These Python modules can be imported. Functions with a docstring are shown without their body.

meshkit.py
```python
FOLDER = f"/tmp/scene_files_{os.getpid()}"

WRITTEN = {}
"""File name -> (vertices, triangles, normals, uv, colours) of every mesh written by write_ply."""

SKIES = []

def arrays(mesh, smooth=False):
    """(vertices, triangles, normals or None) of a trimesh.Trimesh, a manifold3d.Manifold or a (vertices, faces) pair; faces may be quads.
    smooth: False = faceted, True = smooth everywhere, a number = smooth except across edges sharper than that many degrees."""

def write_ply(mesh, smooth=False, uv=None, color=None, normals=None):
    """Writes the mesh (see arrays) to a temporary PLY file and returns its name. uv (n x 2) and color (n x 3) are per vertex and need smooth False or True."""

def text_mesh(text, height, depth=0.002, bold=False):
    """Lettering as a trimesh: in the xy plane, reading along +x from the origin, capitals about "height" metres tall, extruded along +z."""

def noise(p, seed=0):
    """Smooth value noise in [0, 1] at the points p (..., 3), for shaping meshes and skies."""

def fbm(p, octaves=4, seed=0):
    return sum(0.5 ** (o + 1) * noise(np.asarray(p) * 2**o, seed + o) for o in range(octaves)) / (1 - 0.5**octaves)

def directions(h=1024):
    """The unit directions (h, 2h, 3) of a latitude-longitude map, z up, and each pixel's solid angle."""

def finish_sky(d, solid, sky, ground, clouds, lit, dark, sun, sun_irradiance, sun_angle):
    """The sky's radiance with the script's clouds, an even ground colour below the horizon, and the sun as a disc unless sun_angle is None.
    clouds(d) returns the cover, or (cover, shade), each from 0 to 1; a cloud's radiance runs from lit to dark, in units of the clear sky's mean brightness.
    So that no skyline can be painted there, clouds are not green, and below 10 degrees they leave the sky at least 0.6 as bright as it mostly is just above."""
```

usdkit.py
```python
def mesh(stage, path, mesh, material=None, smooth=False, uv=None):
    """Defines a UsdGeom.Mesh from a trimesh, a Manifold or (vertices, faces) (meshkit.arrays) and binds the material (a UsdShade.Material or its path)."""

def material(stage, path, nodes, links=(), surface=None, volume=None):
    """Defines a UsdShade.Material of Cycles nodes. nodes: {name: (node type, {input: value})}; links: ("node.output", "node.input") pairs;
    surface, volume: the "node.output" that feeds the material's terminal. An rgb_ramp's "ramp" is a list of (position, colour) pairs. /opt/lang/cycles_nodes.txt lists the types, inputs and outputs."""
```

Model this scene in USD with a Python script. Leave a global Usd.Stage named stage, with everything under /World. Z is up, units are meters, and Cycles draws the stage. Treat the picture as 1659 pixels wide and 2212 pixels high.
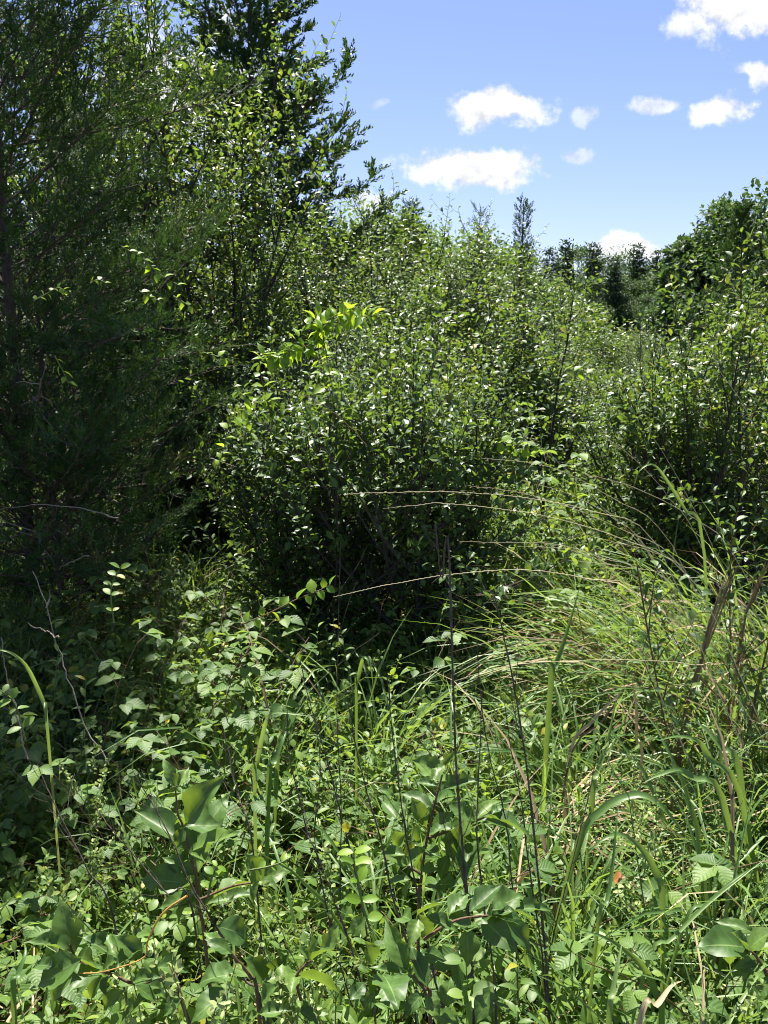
import math, re
import numpy as np
import usdkit, meshkit
from pxr import Usd, UsdGeom, UsdLux, UsdShade, Sdf, Gf, Vt

stage = Usd.Stage.CreateInMemory()
UsdGeom.SetStageUpAxis(stage, UsdGeom.Tokens.z)
UsdGeom.Xform.Define(stage, '/World')
UsdGeom.Scope.Define(stage, '/World/Looks')

# ------------------------------------------------------------------ camera, sky, sun, exposure
EYE = np.array([0.0, 0.0, 1.65])
PITCH = math.radians(11.5)
FPX = 1893.0                                   # focal length in pixels of a 1659 x 2212 picture
EXPOSURE = 1.78
SUN_AZ, SUN_EL = math.radians(-14), math.radians(66)      # azimuth from +y towards +x
SUN_INT, SKY_STR = 1.25, 0.05

cam = UsdGeom.Camera.Define(stage, '/World/camera')
cam.CreateHorizontalApertureAttr(36.0)
cam.CreateFocalLengthAttr(18.0 * FPX / 829.5)
cam.CreateClippingRangeAttr(Gf.Vec2f(0.05, 5000))
cam.CreateExposureAttr(EXPOSURE)
cam.AddTranslateOp().Set(Gf.Vec3d(*EYE))
cam.AddRotateXYZOp().Set(Gf.Vec3f(90 - math.degrees(PITCH), 0, 0))

sun_dir = np.array([math.sin(SUN_AZ) * math.cos(SUN_EL), math.cos(SUN_AZ) * math.cos(SUN_EL), math.sin(SUN_EL)])
sun = UsdLux.DistantLight.Define(stage, '/World/sun')
sun.CreateIntensityAttr(SUN_INT)
sun.CreateAngleAttr(0.53)
sun.CreateNormalizeAttr(True)
sun.CreateColorAttr(Gf.Vec3f(1.0, 0.95, 0.86))
sun.AddRotateXYZOp().Set(Gf.Vec3f(math.degrees(math.pi / 2 - SUN_EL), 0, math.degrees(math.pi - SUN_AZ)))


def ray(px, py):
    x, y = (px - 829.5) / FPX, (1106 - py) / FPX
    return np.array([x, math.cos(PITCH) + y * math.sin(PITCH), y * math.cos(PITCH) - math.sin(PITCH)])


def at(px, py, Y):
    """The point at distance Y in front of the viewer that the photograph shows at (px, py)."""
    r = ray(px, py)
    return EYE + r * (Y / r[1])


# clouds: bearing x/y and z/y of their centres and half sizes
CLOUDS = []
for px, py, rx, ry, k in [(1600, 10, 190, 80, 1.0), (1480, 55, 80, 34, .8), (1075, 228, 125, 50, 1.0), (985, 240, 75, 30, .5), (1010, 358, 185, 50, 1.0), (930, 362, 95, 38, .7),
                          (1540, 246, 82, 34, .95), (1428, 234, 68, 26, .72), (1634, 165, 60, 34, .9), (1362, 545, 100, 40, .95), (1258, 238, 75, 34, .5), (1250, 346, 85, 27, .55),
                          (820, 222, 40, 16, .3), (400, 210, 260, 190, .9), (800, 445, 80, 34, .7), (90, 330, 110, 90, .6)]:
    r = ray(px, py)
    CLOUDS.append((r[0] / r[1], r[2] / r[1], rx / FPX, ry / FPX, k))
nd = {'tc': ('texture_coordinate', {}), 'sx': ('separate_xyz', {}),
      'sky': ('sky_texture', {'sky_type': 'single_scattering', 'sun_disc': False, 'sun_elevation': SUN_EL, 'sun_rotation': SUN_AZ, 'altitude': 150.0, 'air_density': 1.0, 'aerosol_density': 0.6, 'ozone_density': 1.4}),
      'ym': ('math', {'math_type': 'maximum', 'value2': 0.02}),
      'gx': ('math', {'math_type': 'divide'}), 'gz': ('math', {'math_type': 'divide'}), 'g': ('combine_xyz', {}),
      'nw': ('noise_texture', {'scale': 14.0, 'detail': 4.0, 'roughness': .6}),
      'wsub': ('vector_math', {'math_type': 'subtract', 'vector2': (.5, .5, .5)}),
      'wmul': ('vector_math', {'math_type': 'multiply', 'vector2': (.075, .05, 0)}),
      'wadd': ('vector_math', {'math_type': 'add'}),
      'n1': ('noise_texture', {'scale': 26.0, 'detail': 8.0, 'roughness': .62}),
      'n1s': ('math', {'math_type': 'subtract', 'value2': .5}), 'n1m': ('math', {'math_type': 'multiply', 'value2': 2.3}),
      
      'front': ('map_range', {'range_type': 'smoothstep', 'from_min': .05, 'from_max': .25, 'clamp': True}),
      'covf': ('math', {'math_type': 'multiply'}),
      # scattered cumulus over the rest of the sky
      'zm': ('math', {'math_type': 'maximum', 'value2': 0.06}), 'hx': ('math', {'math_type': 'divide'}), 'hy': ('math', {'math_type': 'divide'}), 'h': ('combine_xyz', {}),
      'n2': ('noise_texture', {'scale': 1.3, 'detail': 7.0, 'roughness': .55}),
      'cov2': ('map_range', {'range_type': 'smoothstep', 'from_min': .56, 'from_max': .7, 'clamp': True}),
      'back': ('math', {'math_type': 'subtract', 'value1': 1.0}), 'cov2b': ('math', {'math_type': 'multiply'}),
      'cover': ('math', {'math_type': 'maximum'}),
      'up': ('vector_math', {'math_type': 'add', 'vector2': (-.004, .014, 0)}), 'n3': ('noise_texture', {'scale': 26.0, 'detail': 6.0, 'roughness': .55}), 'df': ('math', {'math_type': 'subtract'}), 'dg': ('math', {'math_type': 'multiply_add', 'value2': 2.2, 'value3': .55}),
      'shade': ('rgb_ramp', {'ramp': [(.1, (3.9, 4.1, 4.55)), (.4, (5.5, 5.55, 5.7)), (.7, (6.8, 6.8, 6.8))]}),
      'mix': ('mix_color', {'blend_type': 'mix', 'use_clamp': False}),
      'tint': ('mix_color', {'blend_type': 'multiply', 'fac': 1.0, 'b': (.83, .81, 1.02), 'use_clamp': False}),
      'bg': ('background_shader', {'strength': SKY_STR})}
ln = [('tc.generated', 'sx.vector'), ('sx.y', 'ym.value1'), ('sx.x', 'gx.value1'), ('ym.value', 'gx.value2'), ('sx.z', 'gz.value1'), ('ym.value', 'gz.value2'),
      ('gx.value', 'g.x'), ('gz.value', 'g.y'), ('g.vector', 'nw.vector'), ('nw.color', 'wsub.vector1'), ('wsub.vector', 'wmul.vector1'), ('wmul.vector', 'wadd.vector1'), ('g.vector', 'wadd.vector2'),
      ('g.vector', 'n1.vector'), ('n1.fac', 'n1s.value1'), ('n1s.value', 'n1m.value1'),
      ('sx.y', 'front.value'), ('front.result', 'covf.value2'),
      ('sx.z', 'zm.value1'), ('sx.x', 'hx.value1'), ('zm.value', 'hx.value2'), ('sx.y', 'hy.value1'), ('zm.value', 'hy.value2'), ('hx.value', 'h.x'), ('hy.value', 'h.y'), ('h.vector', 'n2.vector'),
      ('n2.fac', 'cov2.value'), ('front.result', 'back.value2'), ('cov2.result', 'cov2b.value1'), ('back.value', 'cov2b.value2'), ('covf.value', 'cover.value1'), ('cov2b.value', 'cover.value2'),
      ('g.vector', 'up.vector1'), ('up.vector', 'n3.vector'), ('n1.fac', 'df.value1'), ('n3.fac', 'df.value2'), ('df.value', 'dg.value1'), ('dg.value', 'shade.fac'), ('sky.color', 'tint.a'), ('tint.result', 'mix.a'), ('shade.color', 'mix.b'), ('cover.value', 'mix.fac'), ('mix.result', 'bg.color')]
prev = None
for i, (cx, cz, rx, rz, k) in enumerate(CLOUDS):
    nd[f's{i}'] = ('vector_math', {'math_type': 'subtract', 'vector2': (cx, cz, 0)})
    nd[f'm{i}'] = ('vector_math', {'math_type': 'multiply', 'vector2': (1 / rx, 1 / rz, 0)})
    nd[f'l{i}'] = ('vector_math', {'math_type': 'length'})
    nd[f'd{i}'] = ('math', {'math_type': 'multiply_add', 'value2': -1.2, 'value3': 1.1 - (1 - k) * .75})
    nd[f'a{i}'] = ('math', {'math_type': 'add'})
    nd[f'c{i}'] = ('map_range', {'range_type': 'smoothstep', 'from_min': 0.0, 'from_max': .62, 'to_max': k, 'clamp': True})
    ln += [(f'd{i}.value', f'a{i}.value1'), ('n1m.value', f'a{i}.value2'), (f'a{i}.value', f'c{i}.value'), ('wadd.vector', f's{i}.vector1'), (f's{i}.vector', f'm{i}.vector1'), (f'm{i}.vector', f'l{i}.vector1'), (f'l{i}.value', f'd{i}.value1')]
    if prev:
        nd[f'x{i}'] = ('math', {'math_type': 'maximum'})
        ln += [(prev, f'x{i}.value1'), (f'c{i}.result', f'x{i}.value2')]
        prev = f'x{i}.value'
    else:
        prev = f'c{i}.result'
ln.append((prev, 'covf.value1'))
sky_mat = usdkit.material(stage, '/World/Looks/sky', nd, ln, surface='bg.background')
dome = UsdLux.DomeLight.Define(stage, '/World/sky')
UsdShade.MaterialBindingAPI.Apply(dome.GetPrim()).Bind(sky_mat)
dome.GetPrim().SetCustomDataByKey('kind', 'structure')

# ------------------------------------------------------------------ helpers
T = Sdf.ValueTypeNames
COUNT = {}


def child_path(parent, name):
    base = (str(parent) if parent else '/World')
    n = COUNT.get((base, name), 0)
    COUNT[(base, name)] = n + 1
    return f'{base}/{name}' if n == 0 else f'{base}/{name}_{n:03d}'


def tag(p, label=None, cat=None, group=None, kind=None):
    p = p.GetPrim() if hasattr(p, 'GetPrim') else p
    for k, v in (('label', label), ('category', cat), ('group', group), ('kind', kind)):
        if v:
            p.SetCustomDataByKey(k, v)
    return p


def place_ops(x, loc, rot, scale):
    x.AddTranslateOp().Set(Gf.Vec3d(*map(float, loc)))
    if any(rot):
        x.AddRotateXYZOp().Set(Gf.Vec3f(*map(float, rot)))
    if np.ndim(scale) or scale != 1:
        x.AddScaleOp().Set(Gf.Vec3f(*map(float, np.broadcast_to(scale, 3))))


def thing(name, label, cat, loc=(0, 0, 0), group=None, rot=(0, 0, 0), scale=1):
    x = UsdGeom.Xform.Define(stage, child_path(None, name))
    place_ops(x, loc, rot, scale)
    tag(x, label, cat, group)
    return str(x.GetPath())


def source(name):
    """A class prim whose parts the copies refer to."""
    return str(stage.CreateClassPrim(f'/World/source_{name}').GetPath())


def copy(src, name, label, cat, loc, rotz=0, scale=1, group=None, rot=None):
    p = thing(name, label, cat, loc, group, rot or (0, 0, rotz), scale)
    prim = stage.GetPrimAtPath(p)
    prim.GetReferences().AddInternalReference(src)
    prim.SetInstanceable(True)
    return p


class Buf:
    def __init__(s):
        s.v, s.f, s.d, s.n = [], [], [], 0

    def add(s, v, f, d=None):
        v = np.asarray(v, np.float32).reshape(-1, 3)
        s.v.append(v)
        s.f.append(np.asarray(f, np.int64).reshape(-1, 3) + s.n)
        s.d.append(np.zeros((len(v), 3), np.float32) if d is None else np.broadcast_to(np.asarray(d, np.float32), (len(v), 3)))
        s.n += len(v)
        return s

    def build(s, name, mat, parent=None, smooth=False, kind=None, label=None):
        if not s.n:
            return None
        v, f, d = np.concatenate(s.v), np.concatenate(s.f), np.concatenate(s.d)
        m = UsdGeom.Mesh.Define(stage, child_path(parent, name))
        m.CreatePointsAttr(Vt.Vec3fArray.FromNumpy(np.ascontiguousarray(v, np.float32)))
        m.CreateFaceVertexCountsAttr(Vt.IntArray.FromNumpy(np.full(len(f), 3, np.int32)))
        m.CreateFaceVertexIndicesAttr(Vt.IntArray.FromNumpy(np.ascontiguousarray(f, np.int32).ravel()))
        m.CreateSubdivisionSchemeAttr('none')
        if smooth:
            n = np.zeros_like(v)
            fn = np.cross(v[f[:, 1]] - v[f[:, 0]], v[f[:, 2]] - v[f[:, 0]])
            for k in range(3):
                np.add.at(n, f[:, k], fn)
            n /= np.linalg.norm(n, axis=1, keepdims=True) + 1e-12
            m.CreateNormalsAttr(Vt.Vec3fArray.FromNumpy(n.astype(np.float32)))
            m.SetNormalsInterpolation('vertex')
        UsdGeom.PrimvarsAPI(m).CreatePrimvar('leafdata', T.Color3fArray, 'vertex').Set(Vt.Vec3fArray.FromNumpy(np.ascontiguousarray(d, np.float32)))
        UsdShade.MaterialBindingAPI.Apply(m.GetPrim()).Bind(UsdShade.Material.Get(stage, f'/World/Looks/{mat}'))
        tag(m, label, None, None, kind)
        global TRIS
        TRIS += len(f)
        return m


TRIS = 0


def unit(v):
    v = np.asarray(v, float)
    return v / (np.linalg.norm(v, axis=-1, keepdims=True) + 1e-12)


def tube(buf, pts, r0, r1, sides=5, d=(0, 0, 0), cap=True):
    p = np.asarray(pts, float)
    n = len(p)
    t = unit(np.gradient(p, axis=0))
    ref = np.where(np.abs(t[:, 2:]) < .9, [[0, 0, 1.0]], [[1.0, 0, 0]]) if abs(t[0, 2]) < .9 or abs(t[-1, 2]) < .9 else np.tile([[1.0, 0, 0]], (n, 1))
    if abs(t[:, 2]).max() >= .9 and abs(t[:, 2]).min() < .9:
        ref = np.tile([[.77, -.63, .1]], (n, 1))
    a = unit(np.cross(t, ref))
    b = np.cross(t, a)
    ang = np.arange(sides) * 2 * np.pi / sides
    r = np.broadcast_to(np.linspace(r0, r1, n) if np.ndim(r0) == 0 else r0, (n,))
    v = p[:, None] + r[:, None, None] * (np.cos(ang)[None, :, None] * a[:, None] + np.sin(ang)[None, :, None] * b[:, None])
    i, j = np.meshgrid(np.arange(n - 1), np.arange(sides), indexing='ij')
    A, B, C, D = i * sides + j, i * sides + (j + 1) % sides, (i + 1) * sides + (j + 1) % sides, (i + 1) * sides + j
    f = np.concatenate([np.stack([A, B, C], -1).reshape(-1, 3), np.stack([A, C, D], -1).reshape(-1, 3)])
    v = v.reshape(-1, 3)
    if cap:
        v = np.vstack([v, p[-1]])
        e = (n - 1) * sides
        f = np.vstack([f, [[e + k, e + (k + 1) % sides, n * sides] for k in range(sides)]])
    buf.add(v, f, d)


def spline(pts, n):
    """Catmull-Rom through the points."""
    p = np.asarray(pts, float)
    if len(p) == 2:
        return p[0] + (p[1] - p[0]) * np.linspace(0, 1, n)[:, None]
    p = np.vstack([2 * p[0] - p[1], p, 2 * p[-1] - p[-2]])
    u = np.linspace(0, len(p) - 3 - 1e-9, n)
    k = u.astype(int)
    t = (u - k)[:, None]
    a, b, c, d = p[k], p[k + 1], p[k + 2], p[k + 3]
    return .5 * (2 * b + (c - a) * t + (2 * a - 5 * b + 4 * c - d) * t**2 + (3 * b - a - 3 * c + d) * t**3)


def leaf_template(widths, across=1, fold=.25, droop=.25, wave=0, serr=0):
    """Grid leaf: base at the origin, along +x (length 1), top side +z. widths: half widths at even stations. Returns v, f, (u, |v|)."""
    n = len(widths)
    xs = np.linspace(0, 1, n)
    vs = np.linspace(-1, 1, 2 * across + 1)
    V, D = [], []
    for i, (x, w) in enumerate(zip(xs, widths)):
        for s in vs:
            ww = w * (1 + serr * (1 if i % 2 else -1) * (abs(s) > .9))
            z = fold * abs(s) * w - droop * x * x + wave * abs(s) * math.sin(x * 12 + (2.1 if s > 0 else 0)) * (w > 0)
            V.append((x - droop * .3 * x**3, s * ww, z))
            D.append((x, abs(s)))
    m, F = len(vs), []
    for i in range(n - 1):
        for j in range(m - 1):
            a, b, c, d = i * m + j, i * m + j + 1, (i + 1) * m + j + 1, (i + 1) * m + j
            if widths[i] > 0:
                F.append((a, c, b) if widths[i + 1] == 0 and j < across else (a, c, b))
            if widths[i + 1] > 0:
                F.append((a, d, c))
    return np.array(V), np.array(F), np.array(D)


def put_leaves(buf, tmpl, P, D, N, L, rng, W=1.0, rnd=None):
    """Many copies of a leaf: positions, directions, normals, lengths."""
    v, f, uv = tmpl
    P, D, N = np.asarray(P, float), unit(D), np.asarray(N, float)
    n = len(P)
    if not n:
        return
    Nn = unit(N - (N * D).sum(1, keepdims=True) * D)
    S = np.cross(Nn, D)
    L = np.broadcast_to(np.asarray(L, float), (n,))
    W = np.broadcast_to(np.asarray(W, float), (n,))
    V = P[:, None] + L[:, None, None] * (v[None, :, 0:1] * D[:, None] + (v[None, :, 1:2] * W[:, None, None]) * S[:, None] + v[None, :, 2:3] * Nn[:, None])
    F = f[None] + (np.arange(n) * len(v))[:, None, None]
    r = rng.random(n) if rnd is None else rnd
    d = np.concatenate([np.broadcast_to(r[:, None, None], (n, len(v), 1)), np.broadcast_to(uv[None], (n, len(v), 2))], 2)
    buf.add(V.reshape(-1, 3), F.reshape(-1, 3), d.reshape(-1, 3))


# ------------------------------------------------------------------ materials
def leaf_material(name, dark, mid, light, back=None, trans=(.2, .34, .03), tfac=.38, rough=.38, spec=.5, vein=None, veinw=.07, side_veins=0, svm=.3, svb=.12, spots=0, odd=None, coat=0):
    ramp = [(0, dark), (.5, mid), (.93, light)] + ([(.97, odd)] if odd else [])
    n = {'at': ('attribute', {'attribute': 'leafdata'}), 'sp': ('separate_color', {}), 'geo': ('geometry', {}),
         'nz': ('noise_texture', {'scale': 1.7, 'detail': 2.0}), 'oi': ('object_info', {}),
         'k1': ('math', {'math_type': 'multiply_add', 'value2': .5, 'value3': -.25}), 'k2': ('math', {'math_type': 'add', 'use_clamp': True}),
         'o1': ('math', {'math_type': 'multiply_add', 'value2': .24, 'value3': -.12}), 'o2': ('math', {'math_type': 'add', 'use_clamp': True}),
         'ramp': ('rgb_ramp', {'ramp': ramp}),
         'pb': ('principled_bsdf', {'roughness': rough, 'specular_ior_level': spec, 'coat_weight': coat, 'coat_roughness': .25}),
         'tr': ('translucent_bsdf', {}), 'tm': ('mix_color', {'blend_type': 'mix', 'fac': .45, 'b': trans}), 'mx': ('mix_closure', {'fac': tfac})}
    l = [('at.color', 'sp.color'), ('geo.position', 'nz.vector'), ('nz.fac', 'k1.value1'), ('sp.r', 'k2.value1'), ('k1.value', 'k2.value2'),
         ('oi.random', 'o1.value1'), ('k2.value', 'o2.value1'), ('o1.value', 'o2.value2'), ('o2.value', 'ramp.fac')]
    col = 'ramp.color'
    if side_veins:
        n |= {'sv': ('math', {'math_type': 'multiply_add', 'value2': -.22}), 'sw': ('math', {'math_type': 'multiply', 'value2': side_veins}), 'ss': ('math', {'math_type': 'sine'}),
              'sr': ('map_range', {'from_min': .9, 'from_max': 1.0, 'to_min': 0.0, 'to_max': svm, 'clamp': True}), 'bh': ('bump', {'strength': svb, 'distance': .002}),
              'svm': ('mix_color', {'blend_type': 'mix', 'b': vein or light})}
        l += [('sp.b', 'sv.value1'), ('sp.g', 'sv.value3'), ('sv.value', 'sw.value1'), ('sw.value', 'ss.value1'), ('ss.value', 'sr.value'), ('sr.result', 'svm.fac'), (col, 'svm.a'),
              ('ss.value', 'bh.height'), ('bh.normal', 'pb.normal')]
        col = 'svm.result'
    if spots:
        n |= {'pn': ('noise_texture', {'scale': 260.0, 'detail': 1.0}), 'pr': ('map_range', {'from_min': .68, 'from_max': .74, 'to_max': spots, 'clamp': True}), 'pm': ('mix_color', {'blend_type': 'mix', 'b': (.03, .02, .008)}),
              'pn2': ('noise_texture', {'scale': 40.0, 'detail': 3.0}), 'pr2': ('map_range', {'from_min': .3, 'from_max': .75, 'to_min': .7, 'to_max': 1.35}), 'pm2': ('vector_math', {'math_type': 'scale'})}
        l += [('geo.position', 'pn.vector'), ('pn.fac', 'pr.value'), ('pr.result', 'pm.fac'), (col, 'pm.a'), ('geo.position', 'pn2.vector'), ('pn2.fac', 'pr2.value'), ('pm.result', 'pm2.vector1'), ('pr2.result', 'pm2.scale')]
        col = 'pm2.vector'
    if vein:
        n |= {'vr': ('map_range', {'from_min': 0.0, 'from_max': veinw, 'to_min': .8, 'to_max': 0.0, 'clamp': True}), 'vm': ('mix_color', {'blend_type': 'mix', 'b': vein})}
        l += [('sp.b', 'vr.value'), ('vr.result', 'vm.fac'), (col, 'vm.a')]
        col = 'vm.result'
    l.append((col, 'tm.a'))
    if back:
        n |= {'bk': ('mix_color', {'blend_type': 'mix', 'b': back}), 'bf': ('math', {'math_type': 'multiply', 'value2': .75})}
        l += [('geo.backfacing', 'bf.value1'), ('bf.value', 'bk.fac'), (col, 'bk.a')]
        col = 'bk.result'
    l += [(col, 'pb.base_color'), ('tm.result', 'tr.color'), ('pb.BSDF', 'mx.closure1'), ('tr.BSDF', 'mx.closure2')]
    usdkit.material(stage, f'/World/Looks/{name}', n, l, surface='mx.closure')


def bark_material(name, a, b, scale=30.0, rough=.85):
    usdkit.material(stage, f'/World/Looks/{name}',
                    {'geo': ('geometry', {}), 'mp': ('mapping', {'scale': (1, 1, .25)}), 'nz': ('noise_texture', {'scale': scale, 'detail': 5.0, 'roughness': .65}), 'ramp': ('rgb_ramp', {'ramp': [(.3, a), (.7, b)]}),
                     'bp': ('bump', {'strength': .6, 'distance': .01}), 'pb': ('principled_bsdf', {'roughness': rough, 'specular_ior_level': .25})},
                    [('geo.position', 'mp.vector'), ('mp.vector', 'nz.vector'), ('nz.fac', 'ramp.fac'), ('nz.fac', 'bp.height'), ('bp.normal', 'pb.normal'), ('ramp.color', 'pb.base_color')], surface='pb.BSDF')


leaf_material('pear_leaf', (.026, .068, .014), (.046, .102, .018), (.095, .162, .026), back=(.085, .13, .055), trans=(.30, .45, .035), tfac=.36, rough=.46, spec=.5, vein=(.12, .19, .06), odd=(.24, .22, .02))
leaf_material('olive_leaf', (.04, .078, .03), (.066, .112, .04), (.12, .17, .07), back=(.15, .18, .13), trans=(.24, .36, .06), tfac=.32, rough=.52, spec=.4)
leaf_material('far_leaf', (.022, .052, .014), (.036, .08, .02), (.06, .115, .026), trans=(.14, .24, .03), tfac=.3, rough=.5, spec=.4)
leaf_material('far_pine', (.014, .036, .016), (.022, .052, .02), (.036, .072, .026), trans=(.06, .11, .02), tfac=.18, rough=.55, spec=.35)
leaf_material('cedar_leaf', (.014, .046, .012), (.025, .072, .016), (.055, .115, .024), trans=(.16, .28, .03), tfac=.2, rough=.5, spec=.28, odd=(.09, .07, .025))
leaf_material('herb_leaf', (.06, .12, .022), (.10, .18, .032), (.165, .25, .042), back=(.11, .18, .07), trans=(.44, .60, .045), tfac=.44, rough=.5, spec=.42, vein=(.17, .26, .08), odd=(.30, .28, .03))
leaf_material('bramble_leaf', (.045, .10, .024), (.075, .145, .032), (.125, .205, .04), back=(.14, .19, .10), trans=(.42, .58, .045), tfac=.42, rough=.52, spec=.4, vein=(.15, .22, .07), side_veins=52.0, svm=.13, svb=.2)
leaf_material('persimmon_leaf', (.04, .09, .02), (.066, .132, .026), (.105, .178, .034), back=(.13, .2, .06), trans=(.34, .48, .025), tfac=.35, rough=.47, spec=.42, vein=(.22, .30, .10), veinw=.06, side_veins=34.0, svm=.14, svb=.07, spots=.75)
leaf_material('grass_blade', (.06, .13, .03), (.10, .185, .045), (.165, .25, .075), trans=(.40, .54, .06), tfac=.4, rough=.45, spec=.5, odd=(.30, .26, .12))
leaf_material('lime_leaf', (.09, .19, .02), (.14, .26, .025), (.21, .33, .03), trans=(.56, .72, .03), tfac=.5, rough=.45, spec=.4, vein=(.25, .33, .06))
leaf_material('dry_straw', (.12, .085, .045), (.24, .18, .10), (.40, .32, .19), trans=(.3, .22, .1), tfac=.15, rough=.7, spec=.3)
leaf_material('orange_leaf', (.22, .09, .02), (.32, .14, .03), (.42, .21, .04), trans=(.55, .26, .04), tfac=.4, rough=.5, spec=.4, vein=(.12, .04, .015), side_veins=30.0)
leaf_material('yellow_leaf', (.35, .34, .02), (.46, .42, .03), (.55, .48, .04), trans=(.7, .62, .04), tfac=.4, rough=.5, spec=.4)
bark_material('dark_bark', (.018, .014, .011), (.06, .048, .038))
bark_material('cedar_bark', (.028, .02, .015), (.085, .062, .048))
bark_material('dead_twig', (.11, .09, .07), (.27, .23, .19), 60.0)
bark_material('dead_stalk', (.024, .017, .012), (.11, .085, .062), 110.0)
bark_material('red_twig', (.06, .036, .02), (.14, .08, .042), 90.0, .6)
bark_material('green_stem', (.06, .10, .025), (.13, .16, .05), 80.0, .55)
bark_material('orange_stem', (.34, .17, .04), (.52, .30, .08), 70.0, .5)
bark_material('tan_stalk', (.30, .25, .13), (.54, .47, .29), 70.0, .6)
usdkit.material(stage, '/World/Looks/soil', {'geo': ('geometry', {}), 'n1': ('noise_texture', {'scale': 3.0, 'detail': 6.0, 'roughness': .65}), 'n2': ('noise_texture', {'scale': 55.0, 'detail': 4.0}),
                'r1': ('rgb_ramp', {'ramp': [(.3, (.035, .05, .016)), (.5, (.06, .075, .024)), (.7, (.10, .085, .04))]}), 'r2': ('rgb_ramp', {'ramp': [(.35, (.4, .4, .4)), (.65, (1.2, 1.1, 1.0))]}),
                'mu': ('mix_color', {'blend_type': 'multiply', 'fac': 1.0, 'use_clamp': False}), 'bp': ('bump', {'strength': .8, 'distance': .03}), 'pb': ('principled_bsdf', {'roughness': .95, 'specular_ior_level': .2})},
                [('geo.position', 'n1.vector'), ('geo.position', 'n2.vector'), ('n1.fac', 'r1.fac'), ('n2.fac', 'r2.fac'), ('r1.color', 'mu.a'), ('r2.color', 'mu.b'), ('n2.fac', 'bp.height'), ('bp.normal', 'pb.normal'), ('mu.result', 'pb.base_color')], surface='pb.BSDF')

# ------------------------------------------------------------------ ground
def ground_z(x, y):
    x, y = np.asarray(x, float), np.asarray(y, float)
    p = np.stack([x * .35 + 7.3, y * .35 + 3.1, 0 * x], -1)
    return (meshkit.noise(p, 3) - .5) * .16 + (meshkit.noise(p * 4, 5) - .5) * .06


rad = np.concatenate([[0], np.geomspace(.6, 600, 90)])
ang = np.linspace(0, 2 * np.pi, 129)[:-1]
gx, gy = np.outer(rad, np.cos(ang)), np.outer(rad, np.sin(ang))
gz = ground_z(gx, gy) * np.clip(1.5 - rad / 120, 0, 1)[:, None]
nr, na = gx.shape
i, j = np.meshgrid(np.arange(nr - 1), np.arange(na), indexing='ij')
A, B, C, D = i * na + j, i * na + (j + 1) % na, (i + 1) * na + (j + 1) % na, (i + 1) * na + j
Buf().add(np.stack([gx, gy, gz], -1), np.concatenate([np.stack([A, C, B], -1).reshape(-1, 3), np.stack([A, D, C], -1).reshape(-1, 3)])).build('ground', 'soil', None, True, 'structure')

# ------------------------------------------------------------------ trees and shrubs
PEAR = leaf_template([0, .25, .23, 0], 1, .3, .18)
PEAR_NEAR = leaf_template([.0, .2, .27, .19, 0], 1, .3, .22)
PEAR_BIG = leaf_template([.0, .14, .23, .27, .24, .14, 0], 1, .3, .22)
OVAL = leaf_template([.0, .2, .27, .26, .19, 0], 1, .25, .2)
DIAMOND = leaf_template([0, .3, 0], 1, .35, .1)
GOLD = 2.39996


def wander(p0, d0, L, n, rng, up=0.0, jit=.12):
    """A polyline that starts at p0 along d0, length L, and bends up."""
    pts, d = [np.array(p0, float)], unit(d0)
    for _ in range(n):
        d = unit(d + np.array([0, 0, up / n]) + rng.normal(0, jit, 3) / math.sqrt(n))
        pts.append(pts[-1] + d * L / n)
    return np.array(pts)


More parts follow.
